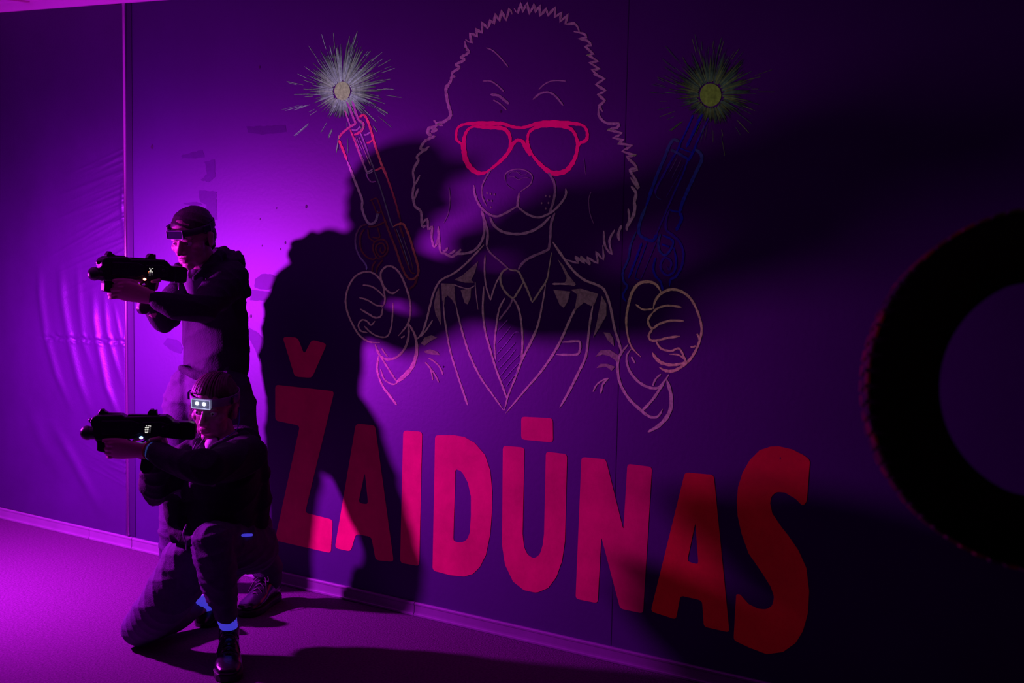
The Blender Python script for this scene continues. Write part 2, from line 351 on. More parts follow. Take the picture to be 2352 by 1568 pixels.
class Paint:
    def __init__(s): s.v = []; s.f = []; s.c = []
    def stroke(s, pts, w, c0, c1=None, sub=5, taper=True, closed=False):
        P = smooth(pts, closed, sub) if len(pts) > 2 else [(pts[0][0]+(pts[1][0]-pts[0][0])*k/6, pts[0][1]+(pts[1][1]-pts[0][1])*k/6) for k in range(7)]
        if closed: P.append(P[0])
        c1 = c1 or c0; n = len(P); zoff[0] = (zoff[0]+.00001) % .0006; off = .0009+zoff[0]; k0 = len(s.v)
        ws = w if isinstance(w, (list, tuple)) else [w]*2
        for i, (x, y) in enumerate(P):
            a = P[max(i-1,0)]; b = P[min(i+1,n-1)]; dx, dy = b[0]-a[0], b[1]-a[1]; L = math.hypot(dx, dy) or 1
            t = i/(n-1); wd = np.interp(t, np.linspace(0,1,len(ws)), ws)/2
            if taper and not closed: wd *= min(1, .35+min(t, 1-t)*8)
            wd *= 1+.14*math.sin(i*1.9+k0)
            nx, ny = -dy/L*wd, dx/L*wd
            s.v += [on_wall(x+nx, y+ny, off), on_wall(x-nx, y-ny, off)]
            c = tuple((c0[q]*(1-t)+c1[q]*t)*GAIN for q in range(3)); s.c += [c, c]
        s.f += [(k0+2*i, k0+2*i+1, k0+2*i+3, k0+2*i+2) for i in range(n-1)]
    def fill(s, pts, c, sub=1, holes=()):
        zoff[0] = (zoff[0]+.00001) % .0006; off = .0009+zoff[0]
        bm = bmesh.new()
        for lp in [pts]+list(holes):
            vs = [bm.verts.new((x, y, 0)) for x, y in lp]
            for i in range(len(vs)): bm.edges.new((vs[i], vs[(i+1) % len(vs)]))
        bmesh.ops.triangle_fill(bm, use_beauty=True, edges=bm.edges[:]); bm.verts.index_update()
        k0 = len(s.v); s.v += [on_wall(q.co.x, q.co.y, off) for q in bm.verts]; s.c += [c]*len(bm.verts)
        s.f += [tuple(k0+q.index for q in fc.verts) for fc in bm.faces]; bm.free()
    def build(s, name, mt, parent, label=None):
        o = mk(name, s.v, s.f, mt, parent)
        # all faces towards the room
        for p in o.data.polygons:
            if p.normal.y > 0: p.flip()
        ca = o.data.color_attributes.new('paint', 'FLOAT_COLOR', 'POINT'); ca.data.foreach_set('color', [x for c in s.c for x in (*c, 1)])
        if label: o['label'] = label
        return o
def roundpoly(pts, r=6):
    out = []; n = len(pts)
    for i in range(n):
        p, a, b = Vector(pts[i]), Vector(pts[i-1]), Vector(pts[(i+1) % n])
        da, db = (a-p), (b-p); ang = da.angle(db) if da.length and db.length else 3
        rr = min(r, da.length*.4, db.length*.4)
        if ang > 2.6: out.append(tuple(p)); continue
        q0, q1 = p+da.normalized()*rr, p+db.normalized()*rr
        for t in (0,.33,.67,1): out.append(tuple(q0*(1-t)**2+p*2*t*(1-t)+q1*t*t))
    return out
FUR = (.34,.24,.27); SUIT = (.38,.30,.26); WARM = (.52,.42,.22); TIE = (.30,.30,.18); LH = (.34,.24,.22)
mural = empty('dog_mural', on_wall(1190, 940)); tag(mural, 'painted mural of a curly-haired dog in suit and red sunglasses holding up two guns', 'mural')
hd = Paint()
for w, p in [(5.5,[(70,1568),(85,1510),(120,1450),(108,1412),(135,1380),(175,1352),(220,1318)]),(6,[(200,1350),(142,1337),(175,1275),(225,1245),(275,1225)]),(8,[(240,1222),(205,1192),(225,1150),(280,1165),(235,1190)]),
  (5,[(225,1145),(290,1125),(258,1080)]),(7,[(345,1130),(285,1112),(340,1100),(400,1060),(412,1020),(395,960),(378,880),(370,800),(402,765)]),(6,[(360,790),(410,735),(422,690),(455,690)]),
  (6,[(420,690),(430,650),(490,610),(460,580),(535,540),(505,515),(550,490),(575,465),(550,430),(540,370)])]:
    hd.stroke(cv('B', p), w, FUR)
for w, p in [(6.5,[(545,355),(600,385),(585,300),(650,325),(640,260),(695,295),(695,200),(745,255),(770,180),(800,215),(815,125),(850,190),(870,95),(910,180),(940,75),(965,130)]),
  (6,[(985,75),(1015,120),(1045,25),(1060,105),(1100,25),(1120,125),(1165,35),(1175,110),(1215,45),(1215,145),(1275,75),(1285,140),(1355,65),(1350,155),(1410,110),(1395,195),(1470,130),(1445,215),(1520,210),(1555,245),(1570,290)]),
  (5.5,[(1520,285),(1600,300),(1635,335),(1565,350),(1640,365),(1675,410),(1620,415),(1700,490),(1640,490),(1740,555),(1660,560),(1755,625),(1680,625),(1750,690),(1695,668)]),
  (6.5,[(1700,670),(1795,710),(1720,760),(1805,815),(1740,850),(1800,905),(1750,950),(1780,1005)]),
  (6,[(1750,940),(1742,1030),(1790,1095),(1860,1115),(1925,1110),(1910,1150),(1825,1165),(1955,1200),(1875,1240),(1970,1260),(1915,1290),(2045,1310),(1955,1360),(2080,1400),(1995,1410),(2060,1470),(2090,1530),(2030,1540)])]:
    hd.stroke(cv('B', p), w, FUR, (.30,.22,.22), sub=2)
for w, p in [(5,[(130,250),(75,350),(80,420),(90,480),(135,400)]),(5.5,[(90,470),(70,560),(80,620),(120,520)]),(6,[(75,600),(90,680),(145,730),(155,860),(185,850)]),
  (5,[(150,850),(200,790),(210,890),(245,860),(240,960),(265,1050),(300,970),(300,860)]),(5.5,[(320,1090),(370,1110),(420,1135),(470,1110),(540,1105),(610,1085),(670,1030),(710,940),(715,840),(690,720)]),
  (5,[(298,870),(310,1000),(320,1090),(360,1105)]),(5,[(345,1085),(370,1075),(385,1050)]),(5,[(400,1110),(435,1090),(455,1070)]),(5,[(450,1110),(485,1090),(505,1065)]),
  (6,[(2080,340),(2025,350),(2050,400),(2085,460),(2100,520),(2030,420)]),(7,[(2035,500),(2080,560),(2065,640),(2070,700),(2050,780),(2000,860),(2000,900)]),(5,[(2010,700),(2020,800),(1990,870)]),
  (6,[(1950,850),(1920,930),(1930,990)]),(5,[(1890,890),(1840,990),(1860,1110),(1800,1030),(1790,900)]),(5,[(1780,1030),(1785,1160),(1720,1090),(1735,1190),(1640,1140),(1670,1205),(1580,1130),(1620,1190),(1530,1130),(1560,1190),(1450,1160)])]:
    hd.stroke(cv('C', p), w, FUR, sub=3)
F2 = (.26,.17,.22); F3 = (.16,.08,.18)
for w, p, c in [(3,[(730,430),(790,455),(860,520),(930,605)],F2),(3.5,[(700,730),(770,730),(840,775),(895,830)],F2),(6,[(770,850),(840,860),(900,905),(935,935)],F2),(3,[(795,900),(850,930),(915,990)],F2),(3,[(1205,805),(1260,755),(1340,725),(1450,730)],F2),(4.5,[(1150,895),(1220,840),(1290,830),(1350,860),(1425,950)],F2)]:
    hd.stroke(cv('B', p), w, c)
for w, p, c in [(2.5,[(395,510),(405,620),(390,740),(350,830)],F3),(2,[(1675,550),(1655,620),(1665,740),(1700,840)],F3),(1.5,[(1610,250),(1625,400)],F3),(5,[(620,490),(628,570),(670,670),(740,740),(820,772),(900,745),(1010,680)],FUR),
  ([3,7],[(1028,560),(1020,620),(1012,690)],FUR),(5,[(1010,680),(1100,750),(1190,780),(1270,760),(1350,710),(1420,630),(1450,570),(1447,520)],FUR),(3.5,[(780,340),(730,420),(695,500),(695,590),(735,680)],F2),(5.5,[(1290,375),(1340,460),(1350,560),(1330,660),(1300,740)],F2),
  (6,[(765,775),(800,850),(880,910),(1000,930),(1110,915),(1220,860),(1310,770)],FUR),(2.5,[(905,460),(905,390),(960,355),(1030,345),(1100,365),(1145,410),(1130,480),(1080,520),(1030,555)],F2),(1.5,[(925,420),(980,415),(1020,440),(1080,420),(1130,430)],F3),
  (1.2,[(930,400),(960,370),(1040,375)],F3),(1.2,[(1000,365),(1050,400),(1100,385)],F3),(1.2,[(910,470),(930,500),(980,530)],F3),(6,[(690,720),(720,820),(745,920),(735,1040)],FUR),(4,[(735,1040),(770,1100),(850,1170),(930,1240)],F2),(6,[(1350,740),(1320,820),(1310,920),(1300,1040),(1270,1080),(1130,1140),(1060,1190),(1020,1250)],F2)]:
    hd.stroke(cv('C', p), w, c)
for x, y in [(740,562),(770,568),(805,575),(747,628),(780,632),(773,690),(1267,587),(1302,592),(1230,652),(1292,650),(1268,700)]:
    x, y = cv('C', [(x,y)])[0]; hd.fill([(x+2*math.cos(t), y+2.6*math.sin(t)) for t in np.linspace(0, 6.28, 9)[:-1]], FUR)
hd.build('dog_head', M_line, mural, 'dog head drawn in zigzag pale lines')
sg = Paint(); K1 = (1,1,1)
def sgs(c, w, p, closed=False): sg.stroke(cv(c, p), w, K1, closed=closed, taper=False)
sgs('B', [5,8,9,8,7,6.5,7,8,9,9,7], [(500,1125),(600,1110),(770,1108),(880,1113),(960,1138),(1040,1150),(1110,1137),(1200,1108),(1330,1100),(1500,1110),(1580,1120)])
sgs('B', [5,6,7,8,6], [(1580,1118),(1625,1150),(1642,1210),(1630,1262),(1575,1285)])
sgs('B', [6,5,6,6,5], [(520,1122),(478,1148),(462,1200),(466,1258),(508,1290)])
sgs('B', [7,5,6,8,11,12,12,10,5,6,8,8,6,9,9,9,7], [(680,1142),(610,1140),(560,1175),(535,1240),(530,1330),(545,1430),(590,1510),(660,1556),(730,1550),(800,1500),(880,1430),(935,1360),(950,1270),(930,1195),(880,1155),(770,1146),(680,1142)])
sgs('B', [5,6,9,9,9,7,7,8,10,11,12,11,8,5,7,8,5], [(1105,1260),(1118,1190),(1200,1138),(1330,1128),(1460,1145),(1520,1190),(1552,1280),(1542,1390),(1500,1480),(1440,1542),(1350,1560),(1290,1540),(1200,1460),(1140,1380),(1105,1290),(1103,1270),(1105,1260)])
sgs('B', [7,8,8,7,8,10,6], [(950,1350),(970,1300),(1000,1268),(1025,1260),(1060,1275),(1090,1330),(1130,1400)])
sgs('B', [4,6,5], [(508,1290),(520,1350),(540,1420)]); sgs('B', [6,5], [(1580,1280),(1560,1320)])
sg.build('sunglasses', M_pink, mural, 'hot pink sunglasses')
st = Paint()
for w, p, c in [(4.5,[(640,45),(560,130),(470,220),(380,290),(270,350),(215,440),(180,560),(150,680),(110,800),(60,860)],SUIT),(3.5,[(200,690),(150,770),(100,830)],SUIT),([3,4,4,5],[(290,520),(300,650),(330,850),(360,990),(410,1150),(470,1330),(500,1420)],SUIT),([3,4,4.5,4.5,4,3],[(395,540),(430,700),(480,880),(530,1020),(610,1180),(700,1310),(810,1465)],SUIT),
  (2.5,[(380,385),(450,410),(510,420),(560,395)],SUIT),(2,[(565,360),(570,450),(590,600)],SUIT),(3.5,[(650,130),(645,250),(655,380),(680,470),(697,520)],SUIT),(3.5,[(697,520),(720,440),(750,360),(790,295)],SUIT),(4.5,[(850,245),(800,275),(780,340),(810,430),(885,500),(930,450),(975,370)],TIE),([3,4,5,4],[(850,250),(880,262),(935,275),(980,360),(1020,450),(1055,540)],TIE),
  ([4,4.5,3,2],[(1055,540),(1120,440),(1180,340),(1200,230),(1220,110)],TIE),(4,[(820,500),(770,600),(745,750),(730,900),(740,1030)],SUIT),(4,[(885,510),(860,570),(800,650),(770,690)],F2),(4.5,[(895,510),(940,600),(965,750),(970,900),(960,1050)],SUIT),(4.5,[(640,400),(630,600),(650,780),(690,930),(740,1100),(800,1260),(835,1360)],SUIT),
  ([3,4,6,5,4,3],[(1170,380),(1140,560),(1100,740),(1040,880),(970,1020),(910,1180),(850,1330),(815,1465)],SUIT),(4.5,[(1225,380),(1350,380),(1420,390)],SUIT),([5,5.5,6,5,4,2],[(1440,560),(1380,680),(1310,840),(1240,970),(1130,1130),(1010,1270),(900,1400),(825,1490)],SUIT),([4,5,5.5,6,5],[(1575,560),(1550,700),(1530,880),(1510,1010),(1450,1140),(1370,1300),(1290,1440)],SUIT),
  (5.5,[(1230,20),(1290,110),(1400,260),(1500,345),(1600,385),(1670,430),(1720,560),(1760,760),(1800,890),(1820,970)],SUIT),(5,[(1310,880),(1440,870),(1465,890),(1460,950),(1430,985),(1260,985)],SUIT),(3.5,[(165,1015),(220,1050),(265,1100),(288,1160)],LH),(3.5,[(135,1050),(170,1090),(220,1160),(252,1225)],LH),(3,[(180,1110),(195,1160),(200,1205)],LH),
  (3.5,[(1575,1305),(1610,1240),(1670,1200),(1710,1190)],SUIT),(4.5,[(1640,1320),(1660,1240),(1700,1195)],SUIT)]:
    st.stroke(cv('F', p), w, c)
for p in [[(590,185),(560,290),(530,345),(555,370),(480,370),(385,345),(450,310),(520,250)],[(275,375),(385,380),(395,520),(408,590),(370,520),(330,480),(305,500),(300,560),(282,520)],[(440,430),(530,420),(525,500),(500,555),(475,545)],[(255,410),(262,520),(275,740),(225,640),(210,560),(230,460)],
  [(1270,165),(1320,220),(1370,310),(1430,385),(1400,395),(1330,380),(1350,330),(1310,240)],[(1235,430),(1380,445),(1360,530),(1325,585),(1290,560)],[(1385,430),(1470,420),(1620,465),(1585,560),(1555,570),(1500,538),(1450,580),(1410,620),(1425,560),(1440,470)],[(1650,480),(1690,550),(1690,650),(1640,740),(1575,845),(1610,700)],
  [(100,890),(130,840),(190,820),(240,840),(180,870),(130,910)],[(130,955),(180,940),(240,960),(262,990),(190,985),(135,970)],[(1665,795),(1720,800),(1750,850),(1755,915),(1700,860)],[(1595,1005),(1640,950),(1720,945),(1790,990),(1785,1050),(1720,1000),(1660,985)],[(1605,1100),(1640,1065),(1700,1065),(1765,1090),(1735,1125),(1690,1090)]]:
    st.fill(cv('F', p), tuple(x*.8 for x in SUIT))
for p in [[(760,780),(800,735),(845,685)],[(750,890),(820,810),(870,745)],[(745,985),(830,890),(900,800),(945,795)],[(750,1055),(840,960),(910,880)],[(765,1110),(840,1030),(910,940)],[(780,1170),(860,1070),(945,985)],[(800,1210),(880,1120),(950,1045)],[(830,1260),(880,1190),(930,1130)]]:
    st.stroke(cv('F', p), 2, (.20,.06,.30))
st.build('suit', M_line, mural, 'suit jacket, shirt collar and tie in pale lines')
lh = Paint()
for w, p, c in [(4,[(295,1010),(230,1005),(170,965),(130,900),(100,830),(88,750),(110,665),(155,605),(215,585),(265,600),(305,650),(322,720),(322,770),(305,800)],LH),(3.5,[(190,665),(240,672),(285,700),(322,740)],LH),(3.5,[(170,740),(220,755),(270,785),(310,790)],LH),(4,[(175,808),(220,835),(265,860),(300,850),(310,805)],LH),
  (3.5,[(265,880),(240,905),(215,880),(185,875),(165,905),(180,940),(220,950)],LH),(3.5,[(200,910),(240,950),(290,975),(340,970),(365,900),(373,770)],LH),(4.5,[(410,690),(370,715),(330,690),(303,640),(300,590),(330,555),(370,555),(410,590),(440,650),(470,740),(478,820),(460,900),(405,970)],LH),(3,[(420,982),(430,978),(442,968)],LH),
  (5,[(265,1020),(290,1080),(330,1110),(390,1100),(440,1050),(465,980),(465,900)],LH),([4,5,7,9,10,6],[(470,900),(505,970),(515,1060),(490,1150),(440,1210),(390,1250)],(.42,.28,.26)),(4,[(300,1095),(340,1160),(395,1245)],LH),([4,4,5,5],[(285,1090),(278,1180),(310,1270),(350,1325),(395,1385)],(.42,.30,.26)),(3.5,[(298,1170),(320,1230),(370,1260),(400,1250)],LH),(3,[(305,1045),(320,1070),(340,1095)],LH)]:
    lh.stroke(cv('E', p), w, c)
lh.build('dog_paw', M_line, mural, 'dim dog paw on the left')
rh = Paint()
for w, p, c in [([5,6,7,6,5,4,3],[(420,665),(390,620),(340,602),(285,615),(245,665),(222,740),(208,830),(215,920),(240,1000),(298,1062)],WARM),(4,[(265,740),(310,772),(368,768)],WARM),([5,6,6,5,5,6,7,6],[(372,770),(385,720),(420,675),(480,650),(540,660),(600,705),(645,790),(668,890),(650,980),(610,1060),(560,1110),(500,1145),(450,1145),(410,1125)],WARM),
  (4.5,[(372,790),(400,765),(460,748),(545,758)],WARM),(5,[(370,790),(340,840),(365,888),(410,860),(480,840),(560,842)],WARM),(5,[(370,890),(345,930),(360,960),(400,960),(460,945),(535,935)],WARM),(4.5,[(390,965),(420,1010),(480,1025),(530,1010),(560,1060),(575,1095)],WARM),([3,4,6,8,5],[(470,1045),(530,1050),(570,1090),(500,1110),(430,1100),(390,1070),(368,1035)],WARM),(4,[(640,920),(650,940),(655,962)],WARM),(4,[(600,1000),(618,1000),(632,994)],WARM),
  ([5,6,6,7,6,4],[(220,985),(170,1050),(155,1120),(170,1220),(220,1310),(290,1380),(350,1425),(400,1425),(430,1380)],SUIT),([3,5,6,6,5,3],[(240,1010),(210,1060),(225,1140),(280,1210),(340,1245),(400,1250),(440,1210),(470,1165)],SUIT),(6,[(300,1395),(370,1320),(440,1215)],SUIT),(4,[(370,1240),(385,1200),(420,1165)],SUIT),([6,8,8,9,8,6],[(455,1200),(480,1290),(475,1390),(420,1470),(340,1520)],SUIT),(4,[(240,1060),(250,1080),(262,1100)],SUIT)]:
    rh.stroke(cv('G', p), w, c)
rh.build('dog_paw', M_line, mural, 'yellowish dog paw on the right')
RD = (.62,.09,.14); LB = (.36,.28,.36); DR = (.085,.022,.032); GR = (.10,.12,.14)  # DR: red darkened for strokes in the cast shadow, shade put into the colour
lg = Paint()
for c, w, p, c0, c1 in [('A',3.5,[(635,935),(675,1000),(700,1070),(725,1140)],(.55,.25,.25),LB),('A',5,[(690,915),(725,990),(750,1060),(770,1110),(740,1130),(690,1165),(640,1210),(620,1250)],LB,RD),('A',5.5,[(740,905),(770,1000),(800,1080),(840,1110),(835,1160),(800,1195),(755,1215)],LB,RD),('A',3.5,[(735,1170),(780,1170),(815,1135)],LB,LB),
  ('A',4,[(720,1165),(760,1260),(800,1370),(840,1470),(880,1568)],RD,LB),('A',3.5,[(815,1195),(860,1310),(900,1430),(945,1540)],LB,GR),('A',5.5,[(805,1055),(840,1035),(870,1065),(905,1160),(935,1270),(970,1380),(1035,1568)],(.7,.1,.13),(.7,.15,.16)),('A',3.5,[(845,1215),(875,1210),(900,1190)],LB,LB),('A',4,[(870,1285),(900,1280),(920,1260)],RD,RD),('A',4.5,[(945,1535),(980,1520),(1015,1500)],RD,RD),
  ('A',1.5,[(780,1230),(800,1290),(830,1350)],LB,LB),('A',1.5,[(800,1225),(860,1380),(905,1490)],LB,(.6,.4,.3)),('A',1.5,[(765,1230),(805,1350),(850,1460)],LB,LB),('A',2,[(612,1280),(610,1320),(615,1355)],GR,GR),
  ('J',5.5,[(35,90),(80,200),(110,280)],(.7,.08,.10),(.6,.15,.2)),('J',5.5,[(110,280),(150,380),(180,460),(220,560),(255,660),(255,740),(290,840),(330,885),(380,860),(400,800),(400,760)],(.5,.32,.4),GR),('J',3.5,[(320,670),(385,640),(410,680),(435,760),(395,775),(370,720),(345,665)],DR,DR),
  ('J',5,[(435,750),(470,850),(510,960),(570,1110),(620,1260),(670,1370),(720,1410),(780,1370),(785,1290),(740,1130),(700,1000),(650,890),(600,885),(550,910)],DR,(.35,.12,.08)),('J',3,[(370,380),(420,520),(470,680),(520,850),(550,920)],GR,GR),('J',4.5,[(455,340),(500,470),(560,640),(620,860)],RD,DR),
  ('J',3,[(560,920),(610,1060),(670,1230),(720,1340),(760,1350)],DR,DR),('J',2,[(580,930),(640,1090),(700,1280)],GR,GR),('J',2,[(620,920),(660,1060),(710,1200),(740,1330)],GR,DR),('J',5,[(610,900),(630,960),(650,1010)],DR,DR),('J',5,[(780,1380),(750,1460),(700,1500)],DR,DR),
  ('J',4,[(300,890),(240,910),(195,1000),(195,1100),(230,1190),(290,1270),(295,1320)],DR,(.15,.12,.3)),('J',4,[(280,930),(240,990),(240,1110),(290,1190),(360,1220),(400,1190)],DR,DR),('J',4,[(310,910),(380,905),(470,865)],DR,DR),('J',3.5,[(310,930),(320,1010),(370,1050)],DR,DR),('J',3.5,[(400,915),(420,1010),(350,1010)],DR,DR),
  ('J',4,[(440,1100),(425,1130),(450,1160),(475,1120),(450,1070),(400,1080),(385,1130),(420,1190),(470,1180),(500,1120),(480,1050),(430,1030),(370,1060),(360,1130),(400,1210),(450,1215)],DR,DR),('J',4,[(390,1230),(355,1280),(350,1340)],DR,DR),('J',4,[(450,1225),(400,1290),(390,1350)],DR,DR),
  ('J',3,[(285,385),(320,385),(355,362)],LB,LB),('J',2.5,[(300,400),(330,400),(358,380)],LB,LB),('J',3,[(290,400),(310,450),(340,485),(385,480)],(.3,.1,.35),(.3,.1,.3))]:
    lg.stroke(cv(c, p), w, c0, c1)
lg.build('painted_gun', M_line, mural, 'red and grey gun drawn on the left')
BL = (.03,.03,.80); BG = (.08,.16,.55); VI = (.12,.02,.55)
rg = Paint()
for c, w, p, c0, c1 in [('D',4,[(830,800),(770,940),(700,1080)],BL,BL),('D',6,[(920,770),(850,920),(770,1090)],BL,BL),('D',4,[(985,800),(900,970),(840,1100)],VI,BL),('K',7,[(590,105),(545,80),(505,120),(460,230),(400,370),(340,530),(290,680)],(.14,.24,.34),BL),('K',7,[(290,680),(235,820),(225,920),(270,965),(350,990),(390,920)],BG,BL),('K',4,[(380,940),(430,820),(490,680),(550,540),(620,390),(660,280),(690,240)],VI,BL),
  ('K',5,[(600,110),(570,180),(520,260),(450,390),(380,520),(375,570)],BL,VI),('K',1.5,[(375,570),(390,600),(425,620)],BG,BG),('K',6,[(740,130),(700,220),(670,270)],BL,BL),('K',6,[(510,170),(600,215),(670,260)],(.14,.2,.4),BL),('K',3,[(580,150),(650,180),(720,200)],BL,BL),('K',7.5,[(730,170),(775,200),(790,260),(740,370),(680,500),(620,640),(590,740)],(.12,.2,.5),BL),('K',7,[(590,740),(610,790),(560,900)],BL,BL),
  ('K',1.3,[(570,240),(530,320),(480,400)],(.4,.3,.5),VI),('K',1.3,[(605,265),(560,350),(520,430)],(.4,.3,.5),VI),('K',1.3,[(630,300),(560,440),(470,600)],VI,VI),('K',5.5,[(500,710),(470,800),(470,890),(530,940),(590,1000),(625,1100),(610,1220),(560,1310),(510,1340),(500,1400)],VI,BL),('K',4,[(500,710),(540,725),(590,730)],BL,BL),
  ('K',5,[(420,930),(400,1000),(410,1080),(460,1120),(510,1070),(530,990),(440,940)],BG,BL),('K',4,[(430,1020),(465,1035),(500,1045)],BL,BL),('K',5,[(540,1050),(560,1180),(540,1270),(480,1300),(430,1260),(420,1200),(460,1140),(515,1180),(500,1250),(475,1220)],BL,VI),('K',5,[(375,1140),(355,1230),(370,1300),(420,1360),(440,1440)],BL,BL),
  ('K',5,[(200,910),(150,1030),(130,1150),(80,1270),(90,1360),(120,1400),(80,1480),(110,1540)],BG,BL),('K',5,[(250,1010),(200,1150),(130,1330)],BL,BL),('K',2,[(300,1000),(250,1140),(190,1310),(230,1340)],BL,BL),('K',2,[(380,1000),(320,1150),(240,1340)],VI,VI)]:
    rg.stroke(cv(c, p), w, tuple(x*.32 for x in c0), tuple(x*.32 for x in c1))
rg.build('painted_gun', M_line, mural, 'blue gun drawn on the right')
def burst(cx, cy, rx, ry, core, ra, rb, rmax, n, seed, skew, label):
    b = Paint(); q = random.Random(seed)
    for k in range(n):
        t = 2*math.pi*k/n+q.uniform(-.03,.03); r0 = q.uniform(1.12,1.45)*rx; r1 = q.uniform(.45,1)**.8*rmax*(1+skew*math.cos(t-5.0))
        cc = q.choice([ra, rb]); v = q.uniform(.55,1.15); c = tuple(x*v for x in cc); w = q.uniform(.9,2.6)
        ps = [(cx+(r0+(r1-r0)*u)*math.cos(t+.02*u), cy+(r0+(r1-r0)*u)*math.sin(t+.02*u)) for u in (0,.5,1)]
        b.stroke(ps, [w*1.1, w*1.3, .5], c, tuple(x*.18 for x in c), sub=3, taper=False)
    for k in range(n//4):
        t = q.uniform(0, 6.283); r0 = q.uniform(.7,1.2)*rmax; r1 = r0+q.uniform(15,45); v = q.uniform(.3,.8); c = tuple(x*v for x in q.choice([ra, rb]))
        b.stroke([(cx+r0*math.cos(t), cy+r0*math.sin(t)), (cx+(r0+r1)/2*math.cos(t+.01), cy+(r0+r1)/2*math.sin(t+.01)), (cx+r1*math.cos(t+.02), cy+r1*math.sin(t+.02))], q.uniform(.6,1.5), c, sub=3)
    o = b.build('flash_rays', M_flash, mural, label); o['kind'] = 'stuff'; b = Paint(); zoff[0] = .0007
    b.fill([(cx+rx*math.cos(t), cy+ry*math.sin(t)) for t in np.linspace(0, 6.283, 29)[:-1]], core)
    return b.build('flash_core', M_flash, mural)
GAIN = .75
M_flash = mat('flash_glow_paint', (.4,.4,.3), .8, 60, .5, es=.85, vcol=True, spec=.1)  # stroke colours also emit, a blacklight glow put into the paint
burst(786, 209, 18, 22, (.19,.22,.12), (.25,.31,.33), (.25,.31,.26), 92, 260, 1, .25, 'pale muzzle flash on the left')
burst(1632, 218, 24.5, 26.5, (.038,.048,.008), (.022,.038,.027), (.040,.048,.016), 92, 260, 2, .25, 'greenish muzzle flash on the right')
GAIN = 1.0
# lettering
word = empty('painted_lettering', on_wall(1250, 1420)); tag(word, 'huge red hand-painted capital letters in a row along the wall under the dog mural', 'lettering')
Lt = [('H',[[(175,85),(262,88),(300,185),(345,100),(432,125),(345,322),(245,315)]],M_red,'caron accent'),
 ('H',[[(132,362),(475,400),(305,1105),(465,1145),(455,1340),(130,1265),(275,600),(132,570)]],M_red,'letter Z'),
 ('H',[[(600,588),(712,598),(820,1390),(715,1380),(690,1245),(600,1228),(570,1330),(478,1310)],[(652,870),(672,1057),(615,1048)]],M_red,'first letter A'),
 ('H',[[(875,627),(985,635),(968,1415),(857,1395)]],M_red,'letter I'),
 ('H',[[(1060,655),(1170,655),(1230,665),(1290,700),(1350,770),(1380,860),(1392,980),(1390,1100),(1380,1230),(1355,1350),(1320,1420),(1280,1460),(1230,1475),(1150,1468),(1045,1440)],[(1178,850),(1215,865),(1250,930),(1268,1010),(1268,1120),(1262,1220),(1245,1262),(1215,1278),(1166,1272)]],M_red,'letter D'),
 ('I',[[(235,88),(410,97),(412,232),(235,215)]],M_red,'macron accent'),
 ('I',[[(133,250),(253,260),(245,640),(243,740),(250,810),(270,855),(305,877),(338,855),(355,800),(362,740),(372,282),(490,297),(478,780),(462,890),(430,980),(385,1040),(320,1068),(250,1052),(190,1005),(145,910),(128,800)]],M_red,'letter U'),
 ('I',[[(570,312),(705,325),(803,718),(825,350),(962,368),(912,1182),(785,1155),(680,755),(660,1125),(537,1100)]],M_red,'letter N'),
 ('I',[[(1145,397),(1305,412),(1392,1287),(1250,1255),(1240,1110),(1120,1082),(1095,1215),(955,1170)],[(1203,675),(1220,910),(1157,892)]],M_red2,'second letter A'),
 ('I',[[(1840,328),(1822,560),(1800,585),(1760,545),(1700,510),(1655,506),(1625,530),(1618,570),(1630,625),(1680,700),(1720,750),(1775,830),(1820,930),(1835,1060),(1828,1180),(1800,1280),(1760,1345),(1690,1395),(1600,1408),(1500,1370),(1415,1330),(1430,1075),(1450,1075),(1500,1130),(1550,1155),(1595,1160),(1630,1140),(1642,1090),(1620,1030),(1570,950),(1500,850),(1460,740),(1438,640),(1433,560),(1440,480),(1465,400),(1505,330),(1560,275),(1620,255),(1665,253),(1740,270),(1800,300)]],M_red2,'letter S')]
for c, loops, mt, lb in Lt:
    p = Paint(); ls = [roundpoly(cv(c, l), 8) for l in loops]; p.fill(ls[0], K1, holes=ls[1:]); p.build('painted_letter', mt, word, lb)

